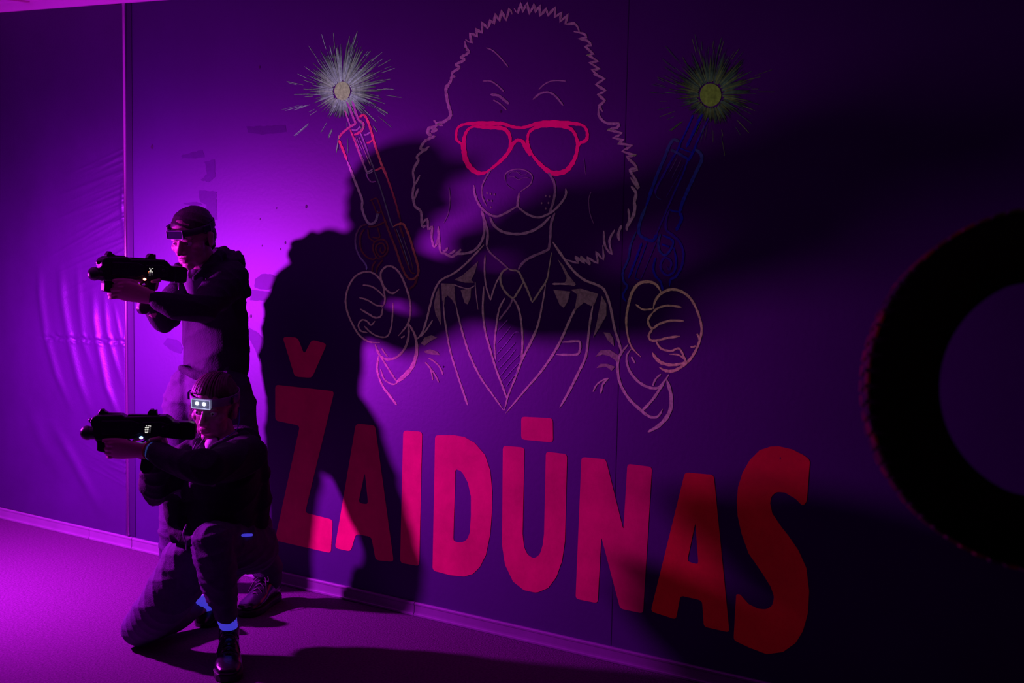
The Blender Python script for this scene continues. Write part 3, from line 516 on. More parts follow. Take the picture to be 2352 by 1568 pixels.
# ---------------------------------------------------------------- laser-tag blaster
def gun(org, xdir, zdir, label, led, scr):
    # local: x towards the muzzle, z up, y towards the viewer's side
    X = xdir.normalized(); Zl = (zdir - X*zdir.dot(X)).normalized(); Y = X.cross(Zl)
    if Y.dot(F) > 0: Y = -Y
    k = 1/630
    def L(px, py, y=0): return org + X*(-(px-201)*k) + Zl*(-(py-993.6)*k) + Y*y
    g = empty('laser_tag_blaster', org); tag(g, label, 'toy gun', 'matching black blasters with a domed muzzle')
    def ex(name, pts, t, mt=M_gun, bv=.003, y0=0):
        n = len(pts); v = [L(x, y, y0-t) for x, y in pts]+[L(x, y, y0+t) for x, y in pts]
        o = fixn(mk(name, v, [(i, (i+1) % n, n+(i+1) % n, n+i) for i in range(n)]+[tuple(range(n)), tuple(range(n, 2*n))], mt, g)); bevel(o, bv); return o
    ex('body', [(214,957),(225,952),(278,950),(283,955),(331,953),(372,952),(380,956),(390,965),(404,967),(404,1004),(395,1004),(370,1001),(350,1000),(330,1003),(310,1004),(258,1006),(240,1009),(222,1009),(217,1000),(214,980),(211,973),(210,966)], .026, bv=.006)
    ex('side_panel', [(235,963),(300,962),(318,968),(318,992),(300,998),(235,994)], .029, M_gun2)
    ex('control_panel', [(322,966),(362,964),(384,972),(380,992),(352,996),(322,1000)], .0285, M_gun2)
    ex('stock', [(398,966),(424,966),(434,969),(437,976),(436,1002),(430,1006),(404,1006)], .019)
    ex('front_sight', [(225,955),(226,948),(230.6,940),(237,939.4),(240,944),(248.5,947.8),(273,948.6),(277,950.5),(281,955)], .012)
    ex('top_rail', [(289,955),(290,951),(331,951),(358,951),(358,955)], .010, M_gun2, .001)
    ex('rear_sight', [(331,952),(333,945),(338,939.7),(344,939.4),(346.4,942),(347.4,946),(348,941),(352,940.7),(353,952)], .011)
    ex('foregrip', [(219,1007),(223,1015),(222.4,1032),(235,1036),(250,1036),(256,1028),(258,1006)], .016, bv=.004)
    ex('pistol_grip', [(332,1000),(358,1000),(352,1040),(345,1074),(336,1084),(322,1084),(314,1072),(318,1050)], .016, bv=.006)
    for q in range(5): ex('rail_slot', [(236+q*9,966),(240+q*9,966),(240+q*9,978),(236+q*9,978)], .0302, M_gun, .0005)
    for dx in (-8,):
        rg_ = MB(); rg_.limb([(L(330,1006),.0035),(L(318,1014),.0035),(L(300,1016),.0035),(L(288,1006),.0035)], 8, 3); rg_.build('trigger_guard', M_gun, g)
    d = MB(); d.ell(L(201,993.6), X*.0255, Y*.0255, Zl*.0255, 32, 20); d.loft([(L(226,993.6),Zl*.0235,Y*.0235),(L(203,993.6),Zl*.0235,Y*.0235)], 28, caps=False); d.build('muzzle_dome', M_gun2, g)
    b = MB(); b.loft([(L(232,993.6),Zl*.026,Y*.026),(L(218,993.6),Zl*.026,Y*.026)], 28, caps=False); b.build('barrel_collar', M_gun, g)
    lens = MB(); lens.loft([(L(216,966),Zl*.009,Y*.011),(L(209,966),Zl*.009,Y*.011)], 16, sub=1); lens.build('sensor_lens', M_gun2, g)
    s = ex('screen', [(327,972),(343.5,972),(342,992),(326,992)], .0005, M_scr, .0001, .0293)
    yy = .0300
    def bar(x0, y0, x1, y1, mt): o = mk('screen_bar', [L(x0-(y0-973)*.12, y0, yy), L(x1-(y0-973)*.12, y0, yy), L(x1-(y1-973)*.12, y1, yy), L(x0-(y1-973)*.12, y1, yy)], [(0,1,2,3)], mt, s); return fixn(o)
    if scr == 'digits':
        for r in [(331,973.4,333.5,974.8),(335,973.4,339.5,974.8),(340,973.4,342,975.4),(329.5,977,338.2,979),(329.6,981,332.4,983),(333.4,981,337.4,983),(329.8,984.6,332.6,986.4),(334,984.6,337.6,986.4),(330.6,987.6,336.6,989.8)]: bar(*r, M_scrw)
        for r in [(341,976,342,990),(338.6,981,339.2,989)]: bar(*r, M_scrd)
    else:
        for r in [(330,973.4,333,974.8),(336,973.4,340.5,975),(332,977,336,979.6),(331.5,981,337,983),(339.5,981,341.4,983.4)]: bar(*r, M_scrw)
        bar(328.6,981,331.2,983,M_scro); bar(328.6,983,330,986,M_scro)
        for r in [(331,986,337.5,987.4),(331,989,337.5,990.6),(340,985,341,991),(332,975.4,336,976.6)]: bar(*r, M_scrd)
    l = MB(); l.ell(L(320.5,1000.5,.028), X*.0062, Y*.004, Zl*.0046); o = l.build('status_light', led, g); o['label'] = 'glowing %s status light' % ('blue' if led == M_ledb else 'red')
    l = MB(); l.ell(L(368,977,.0285), X*.006, Y*.003, Zl*.0055); l.build('side_button', M_gun2, g)
    return g, L
# ---------------------------------------------------------------- people
def rot3(f, up):
    f = f.normalized(); x = up.cross(f).normalized()*-1; x = f.cross(up).normalized(); u = x.cross(f); return x, f, u   # x: to the figure's right hand side
def head_geo(mb, c, ax, sc=1.0):
    x, f, u = ax
    def e(cx, cy, cz, rx, ry, rz, sym=False, n=20):
        for s in ((1,-1) if sym else (1,)): mb.ell(c+(x*(cx*s)+f*cy+u*cz)*sc, x*rx*sc, f*ry*sc, u*rz*sc, n, 14)
    e(0,-.012,.036,.076,.097,.082,n=32); e(0,.028,-.018,.062,.060,.086,n=32); e(0,.020,-.066,.055,.056,.044); e(0,.055,-.098,.026,.024,.018); e(.034,.022,-.078,.020,.040,.026,True)
    e(.022,.072,.016,.026,.016,.011,True); e(.042,.050,-.022,.022,.026,.020,True); e(0,.066,-.068,.028,.018,.022)
    mb.limb([(c+(f*.080+u*.010)*sc,.0075*sc),(c+(f*.094-u*.012)*sc,.0085*sc),(c+(f*.107-u*.033)*sc,.011*sc)], 12, 3)
    e(.0115,.093,-.039,.0085,.011,.0075,True); e(0,.0855,-.0625,.023,.009,.0055); e(0,.0845,-.0735,.020,.0095,.007)
    e(.078,-.012,-.008,.007,.018,.030,True); e(.080,-.018,.006,.008,.015,.014,True); e(.079,-.006,-.030,.007,.010,.010,True)
def head_post(c, ax, sc=1.0):
    x, f, u = (npn(a) for a in ax); cc = npn(c)
    def fn(co, nr):
        d = (co-cc)/sc; lx, ly, lz = d@x, d@f, d@u
        near = (np.abs(lz) < .14) & (np.abs(lx) < .12) & (ly > .03)
        disp = np.zeros(len(co))
        for s in (1,-1):
            disp += -.0085*np.exp(-(((lx-s*.031)/.017)**2+((lz+.002)/.0095)**2))
            disp += .0040*np.exp(-(((lx-s*.031)/.014)**2+((lz-.0065)/.0030)**2)) + .0030*np.exp(-(((lx-s*.031)/.013)**2+((lz+.0105)/.0035)**2))
            disp += -.002*np.exp(-(((lx-s*.030)/.008)**2+((lz+.055)/.012)**2))
        disp += -.0030*np.exp(-((lx/.022)**2+((lz+.0685)/.0022)**2)) - .003*np.exp(-((lx/.02)**2+((lz+.086)/.005)**2))
        return co + np.where(near, disp, 0)[:,None]*f[None,:]*sc
    return fn
def eyes(c, ax, body, sc=1.0, gaze=(0,0)):
    x, f, u = ax
    for s in (1,-1):
        p = c+(x*.031*s+f*.0700-u*.002)*sc
        m1 = MB(); m1.ell(p, x*.0118*sc, f*.0118*sc, u*.0118*sc); o = m1.build('eye', M_eye, body)
        d = (f+x*gaze[0]+u*gaze[1]).normalized(); q = p+d*.0085*sc; m2 = MB(); m2.ell(q, x*.0052*sc, d*.0042*sc, u*.0052*sc); m2.build('eyebrow' if 0 else 'iris', M_iris, body)
def finger(mb, pts, r=.0088): mb.limb([(p, r*(1-.08*i)) for i, p in enumerate(pts)], 10, 3)
def hand(mb, wrist, palm, tip, side, curl, r=.0085, spread=.019, thumb=None, wr=.026):
    """wrist->palm root->knuckle line; side = across the palm (index towards +side); curl = list of offsets for the finger joints"""
    d = (tip-wrist).normalized(); nrm = d.cross(side).normalized()
    mb.loft([(wrist, side*wr, nrm*wr*.8),(wrist.lerp(tip,.35), side*.034, nrm*.020),(wrist.lerp(tip,.75), side*.041, nrm*.017),(tip, side*.040, nrm*.014)], 16)
    for k in range(4):
        o = side*((1.5-k)*spread); ln = (1.0,1.1,1.03,.82)[k]; p = tip+o-d*.006; pts = [tip+o*.9-d*.03, p]
        for c in curl: p = p+c*ln; pts.append(p)
        finger(mb, pts, r*(1,1.02,.98,.86)[k])
    if thumb: finger(mb, [wrist.lerp(tip,.25)]+thumb, r*1.22)
rs2 = np.random.RandomState(7)
def cloth_wr(amp, axis=None, freq=38, seed=0, k=.35):
    """folds: a few oriented sine families modulated by low-frequency noise"""
    rr = np.random.RandomState(seed); dirs = rr.normal(size=(5,3)); dirs[:,2] *= 1.3; dirs /= np.linalg.norm(dirs, axis=1)[:,None]
    def fn(co):
        h = np.zeros(len(co))
        for i in range(5):
            a = co@dirs[i]; b = co@dirs[(i+1) % 5]; c = co@dirs[(i+2) % 5]
            ph = a*freq*(.7+.25*i) + 2.2*np.sin(b*7+i*2) + 1.6*np.sin(c*11+i)
            env = .5+.5*np.sin(b*5.3+c*4.1+i*1.7); h += (1-np.abs(np.sin(ph*.5)))**2.2*env
        return amp*(h/5*2.2-.5)
    return fn
def shoe(parent, heel, toe, side, L=.28, label=None, lift=None):
    """heel/toe: floor points; builds upper with sole and laces"""
    X = (toe-heel).normalized(); Y = X.cross(lift or Zv).normalized(); Zl = Y.cross(X).normalized()*-1
    if Zl.z < 0: Zl = -Zl
    def p(x, y, z): return heel + X*(x*L) + Y*y + Zl*z
    def sec(x, hw, z0, z1): return (p(x,0,(z0+z1)/2), Y*hw, Zl*((z1-z0)/2))
    m1 = MB(); m1.loft([sec(.04,.030,.022,.100),(p(.16,0,.062),Y*.036,Zl*.044),sec(.32,.038,.020,.112),sec(.48,.041,.020,.094),sec(.64,.046,.018,.072),sec(.80,.047,.018,.062),sec(.94,.036,.018,.052)], 24)
    m1.loft([(p(.20,0,.07),X*.052,Y*.036),(p(.19,0,.10),X*.048,Y*.036),(p(.175,0,.128),X*.045,Y*.037)], 24, caps=True)
    up = m1.remesh('shoe', M_leather, parent, .004, 3)
    if label: up['label'] = label
    out = [(0,.026),(.02,.031),(.15,.037),(.35,.036),(.5,.040),(.66,.048),(.8,.049),(.92,.042),(.99,.026),(1.02,0)]
    pts = [(x,y) for x,y in out]+[(x,-y) for x,y in out[::-1][1:]]; n = len(pts)
    v = [p(x,y,0) for x,y in pts]+[p(x,y,.026) for x,y in pts]
    so = fixn(mk('sole', v, [(i,(i+1) % n,n+(i+1) % n,n+i) for i in range(n)]+[tuple(range(n)),tuple(range(n,2*n))], M_sole, up)); bevel(so, .005)
    w = MB(); w.loft([(p(x,0,z),Y*hw*1.03,Zl*.004) for x,hw,z in [(.03,.031,.030),(.3,.039,.028),(.6,.047,.026),(.8,.049,.026),(.97,.034,.026)]], 20, caps=True); w.build('welt', M_sole, up)
    lc = MB()
    for k in range(4):
        x = .40+k*.075; z = .109-k*.0125; lc.limb([(p(x,-.022,z-.008),.0022),(p(x+.02,0,z+.004),.0022),(p(x+.045,.022,z-.012),.0022)], 8, 3); lc.limb([(p(x,.022,z-.008),.0022),(p(x+.02,0,z+.005),.0022),(p(x+.045,-.022,z-.012),.0022)], 8, 3)
    for s in (1,-1):
        lc.limb([(p(.40,0,.118),.0022),(p(.42,s*.020,.132),.0022),(p(.46,s*.034,.110),.0022),(p(.43,s*.022,.108),.0022)], 8, 4)
        lc.limb([(p(.40,0,.118),.0022),(p(.44,s*.014,.122),.0022),(p(.52,s*.030,.098),.0022),(p(.58,s*.040,.070),.0022)], 8, 4)
    lc.build('laces', M_lace, up)
    return up, p
def headband(parent, c, ax, z, tilt, module, lit, sc=1.0, bandmat=M_band, hgt=.013):
    x, f, u = ax; n = 48; v = []; fc = []
    fr = 'headband'
    rx, ry = .0835*sc, .1035*sc; cy = -.010*sc
    for i in range(n):
        t = 2*math.pi*i/n; cx_, cy_ = math.sin(t), math.cos(t); ct = c + u*(z*sc + tilt*cy_*.05) + f*cy
        for rr, hh in ((0,-hgt),(.0035,-hgt),(.0035,hgt),(0,hgt)): v.append(ct + x*(cx_*(rx+rr)) + f*(cy_*(ry+rr)) + u*hh*sc)
    for i in range(n):
        k = (i+1) % n
        for j in range(4): fc.append((i*4+j, i*4+(j+1) % 4, k*4+(j+1) % 4, k*4+j))
    hb = fixn(mk(fr, v, fc, bandmat, parent, True)); hb['label'] = 'elastic headband with %s sensor module' % ('glowing' if lit else 'dark')
    mc = c + u*(z*sc+tilt*.05) + f*(cy+ry+.010)
    ff = (f).normalized()
    o = MB().box(mc, x*.037*sc, ff*.008, u*.0175*sc).build('sensor_module', M_modlit if lit else M_module, hb, False); bevel(o, .004, 3)
    fm = M_rimlit if lit else M_modfr; b = MB(); w = .0016 if lit else .0011
    for s in (1,-1): b.box(mc+u*(s*.0165*sc)+ff*.008, x*.036*sc, ff*.0015, u*w); b.box(mc+x*(s*.036*sc)+ff*.008, x*w, ff*.0015, u*.0165*sc)
    bevel(b.build('module_rim', fm, hb, False), .0005)
    if lit:
        for s in (1,-1):
            l = MB(); l.ell(mc+x*(s*.0135)+ff*.0085+u*.002, x*.0062, ff*.003, u*.0062); l.build('led', M_led, hb)
    for t, lb in ((-1.35,0),(1.35,1),(math.pi,2)):
        cx_, cy_ = math.sin(t), math.cos(t); q = c+u*(z*sc+tilt*cy_*.05)+f*(cy+cy_*(ry+.007))+x*(cx_*(rx+.007)); dn = (x*cx_*ry+f*cy_*rx).normalized(); tn = u.cross(dn)
        o = MB().box(q, tn*.018, dn*.006, u*.014*sc).build('side_sensor', M_module, hb, False); bevel(o, .003)
    return hb

# ======== standing man
Z0 = 6.0
def P(px, py, dz=0, z0=None): return at(px, py, (Z0 if z0 is None else z0)+dz)
foot_r = on_floor(598, 1404); MH, MT = on_floor(633, 1375), on_floor(560, 1418)
man = empty('person', Vector((foot_r.x-.12, foot_r.y+.25, 0))); tag(man, 'man standing hunched in a dark hoodie with an unlit headband, aiming a blaster left', 'person')
yaw = rad(36)
def facing(yaw, pit, rl=0):
    f = (-Fh*math.cos(yaw)-Rh*math.sin(yaw))*math.cos(pit) - Zv*math.sin(pit); up = Zv + (Rh*rl); return rot3(f, up)
hax = facing(rad(21), rad(15), -.03); hc = P(441, 546, -.22); hsc = .98
gm, GL = gun(at(217, 628.5, 5.45), -Rh*math.cos(rad(42))-Fh*math.sin(rad(42))+Zv*.07, Zv, 'black blaster with a red status light, aimed left by the standing man', M_ledr, 'icons')
# right body frame: torso turned to the left of the picture
tf = -Fh*math.cos(rad(52))-Rh*math.sin(rad(52)); ts = Fh*math.sin(rad(52))*-1 + Rh*math.cos(rad(52))
tsd = (Rh*math.cos(rad(52))-Fh*math.sin(rad(52))).normalized()     # across the shoulders, towards viewer/right
body = MB(); head_geo(body, hc, hax, hsc)
body.limb([(hc-hax[1]*.02-hax[2]*.05,.055),(P(461,596,-.16),.056),(P(476,632,-.08),.062)], 18)
body.loft([(P(482,634,-.06),tsd*.13,tf*.07),(P(488,700,.0),tsd*.15,tf*.09),(P(496,780,.05),tsd*.13,tf*.09),(P(490,870,.05),tsd*.14,tf*.09)], 24)
SHL, ELL, WRL = P(528,648,-.17), P(456,706,-.42), P(352,684,-.46)
SHR, ELR, WRR = P(432,652,-.02), P(374,736,-.20), GL(345,1030,-.045)
body.limb([(SHL,.045),(ELL,.038),(P(395,700,-.46),.034),(WRL,.026)]); body.limb([(SHR,.045),(ELR,.038),(WRR,.026)])
KL, AL = P(405,1095,.12), on_floor(402,1352)+Zv*.09; KR, AR = P(563,1130,-.10), MH+(MT-MH).normalized()*.055+Zv*.10
for hip, kn, an in ((P(455,900,.08),KL,AL),(P(528,900,-.02),KR,AR)): body.limb([(hip,.07),(kn,.05),(an,.035)])
Xg = (GL(200,990)-GL(300,990)).normalized(); Zg = (GL(300,900)-GL(300,1000)).normalized(); Yg = (GL(300,990,.01)-GL(300,990,0)).normalized()
def hands(mb, L, WL, WR):
    X, Zl, Y = (L(200,990)-L(300,990)).normalized(), (L(300,900)-L(300,1000)).normalized(), (L(300,990,.01)-L(300,990,0)).normalized()
    # supporting hand: palm beside the foregrip, fingers wrapping under and round its front, thumb lying along the body
    tip = L(262,1028,.026)
    hand(mb, WL, None, tip, (Zl*.75+Y*.45-X*.1).normalized(), [X*.024-Zl*.004+Y*.000, X*.013-Y*.020-Zl*.004, -X*.008-Y*.022], .0090, .0200,
         thumb=[L(292,1010,.040), L(275,1006,.040), L(252,1006,.036), L(240,1007,.033)], wr=.027)
    # trigger hand: behind the pistol grip, fingers round the grip, index forward
    side = Zl; tp = L(352,1016,-.028); wr = WR
    mb.loft([(wr, Y*.024, X*.026),(wr.lerp(L(352,1030,-.030),.6), Y*.022, X*.032),(L(350,1020,-.026), Y*.018, X*.038),(L(350,1008,-.024), Y*.015, X*.034)], 16)
    for k in range(4):
        py = 1010+k*11.5; px = 350-k*1.5
        if k == 0: finger(mb, [L(px,py,-.026), L(322,1006,-.024), L(308,1009,-.016), L(300,1012,-.004)], .0085)
        else: finger(mb, [L(px,py,-.026), L(322,py,-.026), L(313,py+1,-.006), L(316,py+1,.016), L(330,py+1,.0235)], .0088)
    finger(mb, [L(366,1022,-.020), L(364,1006,-.004), L(362,1001,.018), L(352,1003,.030), L(340,1005,.030)], .0105)
hands(body, GL, WRL, WRR)
bm_ = body.remesh('body', M_skin, man, .0033, 3, post=head_post(hc, hax, hsc))
eyes(hc, hax, bm_, hsc, (.1,.05))
# hoodie
hood = MB()
hood.loft([(P(476,622,-.09),tsd*.12,tf*.075),(P(482,640,-.06),tsd*.175,tf*.105),(P(487,700,0),tsd*.185,tf*.125),(P(494,760,.04),tsd*.175,tf*.125),(P(499,820,.06),tsd*.172,tf*.130),(P(497,858,.07),tsd*.165,tf*.128)], 32)
hood.limb([(SHL+Zv*.005,.078),(SHL.lerp(ELL,.5)-Zv*.004,.072),(ELL,.060),(P(400,700,-.46),.053),(P(364,690,-.465),.045)], 22)
hood.limb([(SHR,.075),(SHR.lerp(ELR,.5),.068),(ELR+Zv*.002,.056),(ELR.lerp(WRR,.55),.048),(ELR.lerp(WRR,.80),.042)], 22)
# hood lying behind the neck, standing collar
hood.ell(P(511,590,-.02), Rh*.066, Fh*.10, Zv*.042); hood.ell(P(534,604,-.04), Rh*.052, Fh*.10, Zv*.045); hood.ell(P(492,604,.02), Rh*.07, Fh*.06, Zv*.045)
hood.limb([(P(505,583,-.13),.030),(P(478,612,-.22),.024),(P(447,638,-.25),.020)]); hood.limb([(P(515,574,.0),.028),(P(440,600,-.02),.026),(P(410,618,-.10),.024),(P(425,640,-.16),.020)])
hood.limb([(P(547,582,-.06),.020),(P(551,596,-.10),.016)]); hood.limb([(P(545,622,-.14),.03),(P(566,668,-.05),.03)])
hood.limb([(P(420,846,-.03),.022),(P(445,860,-.06),.022),(P(480,866,-.09),.02)])
ho = hood.remesh('hoodie', M_cloth, man, .0065, 4, cloth_wr(.020, freq=46, seed=2)); ho['label'] = 'black hooded sweatshirt'
sh2 = MB(); sh2.loft([(P(452,622,-.17),Rh*.035,Fh*.03),(P(447,644,-.17),Rh*.045,Fh*.035),(P(446,668,-.15),Rh*.03,Fh*.02)], 16); sh2.build('shirt', M_shirt, man)['label'] = 'greyish shirt showing at the open collar'
ds = MB()
ds.limb([(P(411,622,-.19),.003),(P(410,650,-.215),.003),(P(411,664,-.215),.003)], 8); ds.build('drawstring', M_bandp, man)
tr = MB()
tr.loft([(P(490,850,.04),tsd*.150,tf*.11),(P(485,890,.05),tsd*.165,tf*.12),(P(488,930,.05),tsd*.150,tf*.11)], 28)
tr.limb([(P(448,885,.08),.105),(P(424,960,.10),.098),(P(404,1095,.12),.072),(P(400,1200,.13),.070),(AL+Zv*.05,.066),(AL-Zv*.015,.062)], 22)
tr.limb([(P(522,895,-.02),.105),(P(540,1000,-.06),.100),(P(563,1130,-.10),.076),(KR.lerp(AR,.5),.072),(KR.lerp(AR,.85),.066),(AR+Zv*.0,.062),(AR-Zv*.012,.058)], 22)
tr.limb([(P(424,872,.04),.055),(P(402,895,.06),.045),(P(390,935,.08),.04)])
tr.remesh('trousers', M_jean, man, .008, 4, cloth_wr(.018, freq=46, seed=5))['label'] = 'loose dark trousers'
hr = MB(); x_, f_, u_ = hax
hr.ell(hc+(f_*-.018+u_*.046)*hsc, x_*.082*hsc, f_*.099*hsc, u_*.079*hsc, 32, 18); hr.ell(hc+(f_*-.050+u_*.0)*hsc, x_*.074*hsc, f_*.066*hsc, u_*.078*hsc, 28, 16); hr.ell(hc+(f_*-.075-u_*.045)*hsc, x_*.055*hsc, f_*.034*hsc, u_*.04*hsc)
hr.remesh('hair', M_hair, man, .005, 3, cloth_wr(.005, freq=120, seed=9))
for s in (1,-1): eb = MB(); eb.limb([(hc+(x_*.014*s+f_*.0865+u_*.018)*hsc,.0022),(hc+(x_*.031*s+f_*.0835+u_*.0215)*hsc,.0028),(hc+(x_*.047*s+f_*.067+u_*.015)*hsc,.0018)], 8, 3); eb.build('eyebrow', M_hair, man)
headband(man, hc, hax, .044, 0, True, False, hsc)
shoe(man, MH, MT, 1, (MT-MH).length); shoe(man, on_floor(402,1352)+Fh*.12+Rh*.06, on_floor(402,1352)-Fh*.13-Rh*.00, 1, .27)

# ======== kneeling woman
ZW = 5.35
def Q(px, py, dz=0): return at(px, py, ZW+dz)
wf = on_floor(530, 1562)
wom = empty('person', Vector((Q(480,1300).x, Q(480,1300).y, 0))); tag(wom, 'woman kneeling on one knee in front, with a glowing white headband light and white socks', 'person')
wax = facing(rad(14), rad(8), .05); wc = Q(492, 934, .02); wsc = .985
gw, HL = gun(at(201, 993.6, 5.17), -Rh*math.cos(rad(4))-Fh*math.sin(rad(4)), Zv, 'black blaster with a blue status light, aimed left by the kneeling woman', M_ledb, 'digits')
wtf = -Fh*math.cos(rad(48))-Rh*math.sin(rad(48)); wts = (Rh*math.cos(rad(48))-Fh*math.sin(rad(48))).normalized()
body = MB(); head_geo(body, wc, wax, wsc)
body.limb([(wc-wax[1]*.02-wax[2]*.05,.050),(Q(506,985,.05),.048),(Q(515,1020,.05),.056)], 18)
body.loft([(Q(515,1024,.05),wts*.11,wtf*.065),(Q(512,1080,.04),wts*.13,wtf*.085),(Q(505,1160,.05),wts*.11,wtf*.08),(Q(498,1240,.08),wts*.14,wtf*.09)], 24)
SHL, ELL, WRL = Q(568,1044,-.12), Q(468,1070,-.28), Q(342,1034,-.20)
SHR, ELR, WRR = Q(452,1042,.12), Q(356,1122,.02), HL(345,1032,-.045)
body.limb([(SHL,.042),(ELL,.035),(Q(408,1060,-.25),.032),(WRL,.024)]); body.limb([(SHR,.042),(ELR,.035),(WRR,.024)])
kn1 = Q(487,1248,-.16); an1 = at(521,1420,5.22); knF = on_floor(312,1494)+Zv*.065+Fh*.04; an2 = at(468,1386,5.72)
body.limb([(Q(570,1262,.10),.07),(kn1,.05),(an1,.027)]); body.limb([(Q(450,1270,.06),.07),(knF,.05),(an2,.034)])
hands(body, HL, WRL, WRR)
bw = body.remesh('body', M_skin, wom, .0033, 3, post=head_post(wc, wax, wsc)); eyes(wc, wax, bw, wsc, (.0,.0))
hood = MB()
hood.loft([(Q(514,1018,.05),wts*.10,wtf*.07),(Q(518,1034,.04),wts*.165,wtf*.10),(Q(514,1090,.03),wts*.175,wtf*.125),(Q(505,1150,.04),wts*.165,wtf*.135),(Q(497,1205,.05),wts*.170,wtf*.145),(Q(494,1232,.06),wts*.168,wtf*.145)], 32)
hood.limb([(SHL+Zv*.002,.074),(SHL.lerp(ELL,.5)-Zv*.010,.073),(ELL-Zv*.006,.063),(Q(408,1060,-.25),.054),(Q(362,1042,-.215),.044),(Q(352,1037,-.205),.040)], 22)
hood.limb([(SHR,.07),(SHR.lerp(ELR,.5),.068),(ELR-Zv*.004,.062),(ELR.lerp(WRR,.5),.052),(ELR.lerp(WRR,.78),.042)], 22)
hood.ell(Q(552,1004,.12), Rh*.07, Fh*.08, Zv*.045); hood.ell(Q(515,1016,.16), Rh*.08, Fh*.05, Zv*.04)
hood.limb([(Q(560,1000,.0),.026),(Q(520,1018,-.09),.020),(Q(484,1034,-.11),.018)]); hood.limb([(Q(470,1000,.14),.024),(Q(450,1010,.06),.022),(Q(462,1034,-.05),.018)])
hood.limb([(Q(398,1215,-.06),.03),(Q(430,1242,-.12),.024),(Q(455,1226,-.15),.02)]); hood.limb([(Q(398,1150,-.05),.035),(Q(396,1200,-.06),.03),(Q(402,1238,-.06),.02)])
hood.limb([(Q(596,1040,.0),.03),(Q(597,1100,.03),.04),(Q(590,1190,.05),.05)])
hood.remesh('hoodie', M_cloth2, wom, .0065, 4, cloth_wr(.020, freq=50, seed=12))['label'] = 'black zip hoodie'
zp = MB(); zp.limb([(Q(428,1206,-.155),.003),(Q(421,1225,-.17),.003),(Q(427,1245,-.16),.003),(Q(428,1262,-.14),.003)], 8); zp.build('zip', M_bandp, wom)
cl = MB(); cl.loft([(Q(487,1010,-.02),Rh*.020,Fh*.03),(Q(486,1018,-.035),Rh*.024,Fh*.03),(Q(487,1030,-.045),Rh*.022,Fh*.025)], 16); cl.build('shirt', M_white, wom)['label'] = 'white shirt collar at the throat'
hm = MB(); hm.limb([(Q(545,1231,-.115),.004),(Q(562,1229,-.10),.006),(Q(578,1228,-.07),.005)], 8); hm.build('shirt_hem', M_sock, wom)['label'] = 'sliver of pale shirt hem glowing blue'
ds = MB(); ds.limb([(Q(460,1000,-.13),.0028),(Q(451,1016,-.15),.0028),(Q(445,1030,-.16),.0028)], 8); ds.limb([(Q(470,1004,-.11),.0022),(Q(458,1022,-.15),.0022),(Q(449,1034,-.165),.0022)], 8); ds.build('drawstring', M_bandp, wom)
tr = MB()
tr.loft([(Q(495,1222,.06),wts*.15,wtf*.12),(Q(498,1262,.08),wts*.165,wtf*.13),(Q(500,1285,.09),wts*.13,wtf*.10)], 28)
tr.limb([(Q(458,1262,.02),.105),(Q(424,1310,-.01),.100),(Q(372,1392,-.02),.090),(knF+Zv*.005,.068)], 24)
tr.limb([(knF,.064),(knF.lerp(an2,.5)+Zv*.000,.062),(knF.lerp(an2,.82)+Zv*.006,.046)], 20)
tr.limb([(Q(575,1255,.10),.105),(Q(530,1250,-.03),.096),(kn1,.074)], 24)
tr.limb([(kn1+Zv*.004,.074),(Q(498,1310,-.17),.070),(Q(507,1360,-.15),.060),(at(516,1392,5.215),.047),(at(519,1408,5.212),.044)], 22)
tr.remesh('trousers', M_jean2, wom, .0065, 4, cloth_wr(.010, freq=95, seed=21))['label'] = 'dark jeans with frayed ankles'
x_, f_, u_ = wax
hr = MB(); hr.ell(wc+(f_*-.016+u_*.044)*wsc, x_*.081*wsc, f_*.099*wsc, u_*.078*wsc, 32, 18); hr.ell(wc+(f_*-.048+u_*.0)*wsc, x_*.075*wsc, f_*.068*wsc, u_*.08*wsc, 28, 16); hr.ell(wc+(f_*-.10+u_*.02)*wsc, x_*.05*wsc, f_*.045*wsc, u_*.05*wsc)
hr.remesh('hair', M_hairf, wom, .005, 3, cloth_wr(.004, freq=140, seed=19))['label'] = 'hair pulled back under the headband'
hc2 = MB(); q = random.Random(11)
for k in range(70):
    a0 = q.uniform(-1.25,1.25); th = q.uniform(.0,.06); pts = []
    for t in np.linspace(0, 1, 7):
        lat = (1-t)*math.sin(a0)*.98+t*math.sin(a0)*.30; el = math.radians(18)+(math.radians(150)-math.radians(18))*t
        v3 = Vector((lat, math.cos(el)*math.sqrt(max(0,1-lat*lat)), math.sin(el)*math.sqrt(max(0,1-lat*lat))))
        pts.append((wc+(x_*(v3.x*.083)+f_*(v3.y*.100-.016)+u_*(v3.z*.081+.044+th*.02))*wsc, .0034*(1-.3*t)))
    hc2.limb(pts, 6, 3)
hc2.ell(wc+(f_*-.118+u_*.022)*wsc, x_*.034, f_*.03, u_*.034)
o = hc2.build('combed_strands', M_hairf, wom); o['kind'] = 'stuff'
hs = MB(); q = random.Random(8)
for k in range(16):
    a = wc+(x_*(.074+q.uniform(0,.008))+f_*q.uniform(.0,.035)+u_*q.uniform(.01,.05)); s = q.uniform(.03,.12)
    hs.limb([(a,.0008),(a-Zv*s*.5+x_*q.uniform(.0,.014),.0008),(a-Zv*s+x_*q.uniform(-.005,.02)+f_*.01,.0005)], 5, 4)
hs.build('loose_strands', M_hairf, wom)
for s in (1,-1): eb = MB(); eb.limb([(wc+(x_*.014*s+f_*.0865+u_*.018)*wsc,.0015),(wc+(x_*.031*s+f_*.0835+u_*.0215)*wsc,.002),(wc+(x_*.047*s+f_*.067+u_*.015)*wsc,.0013)], 8, 3); eb.build('eyebrow', M_hair, wom)
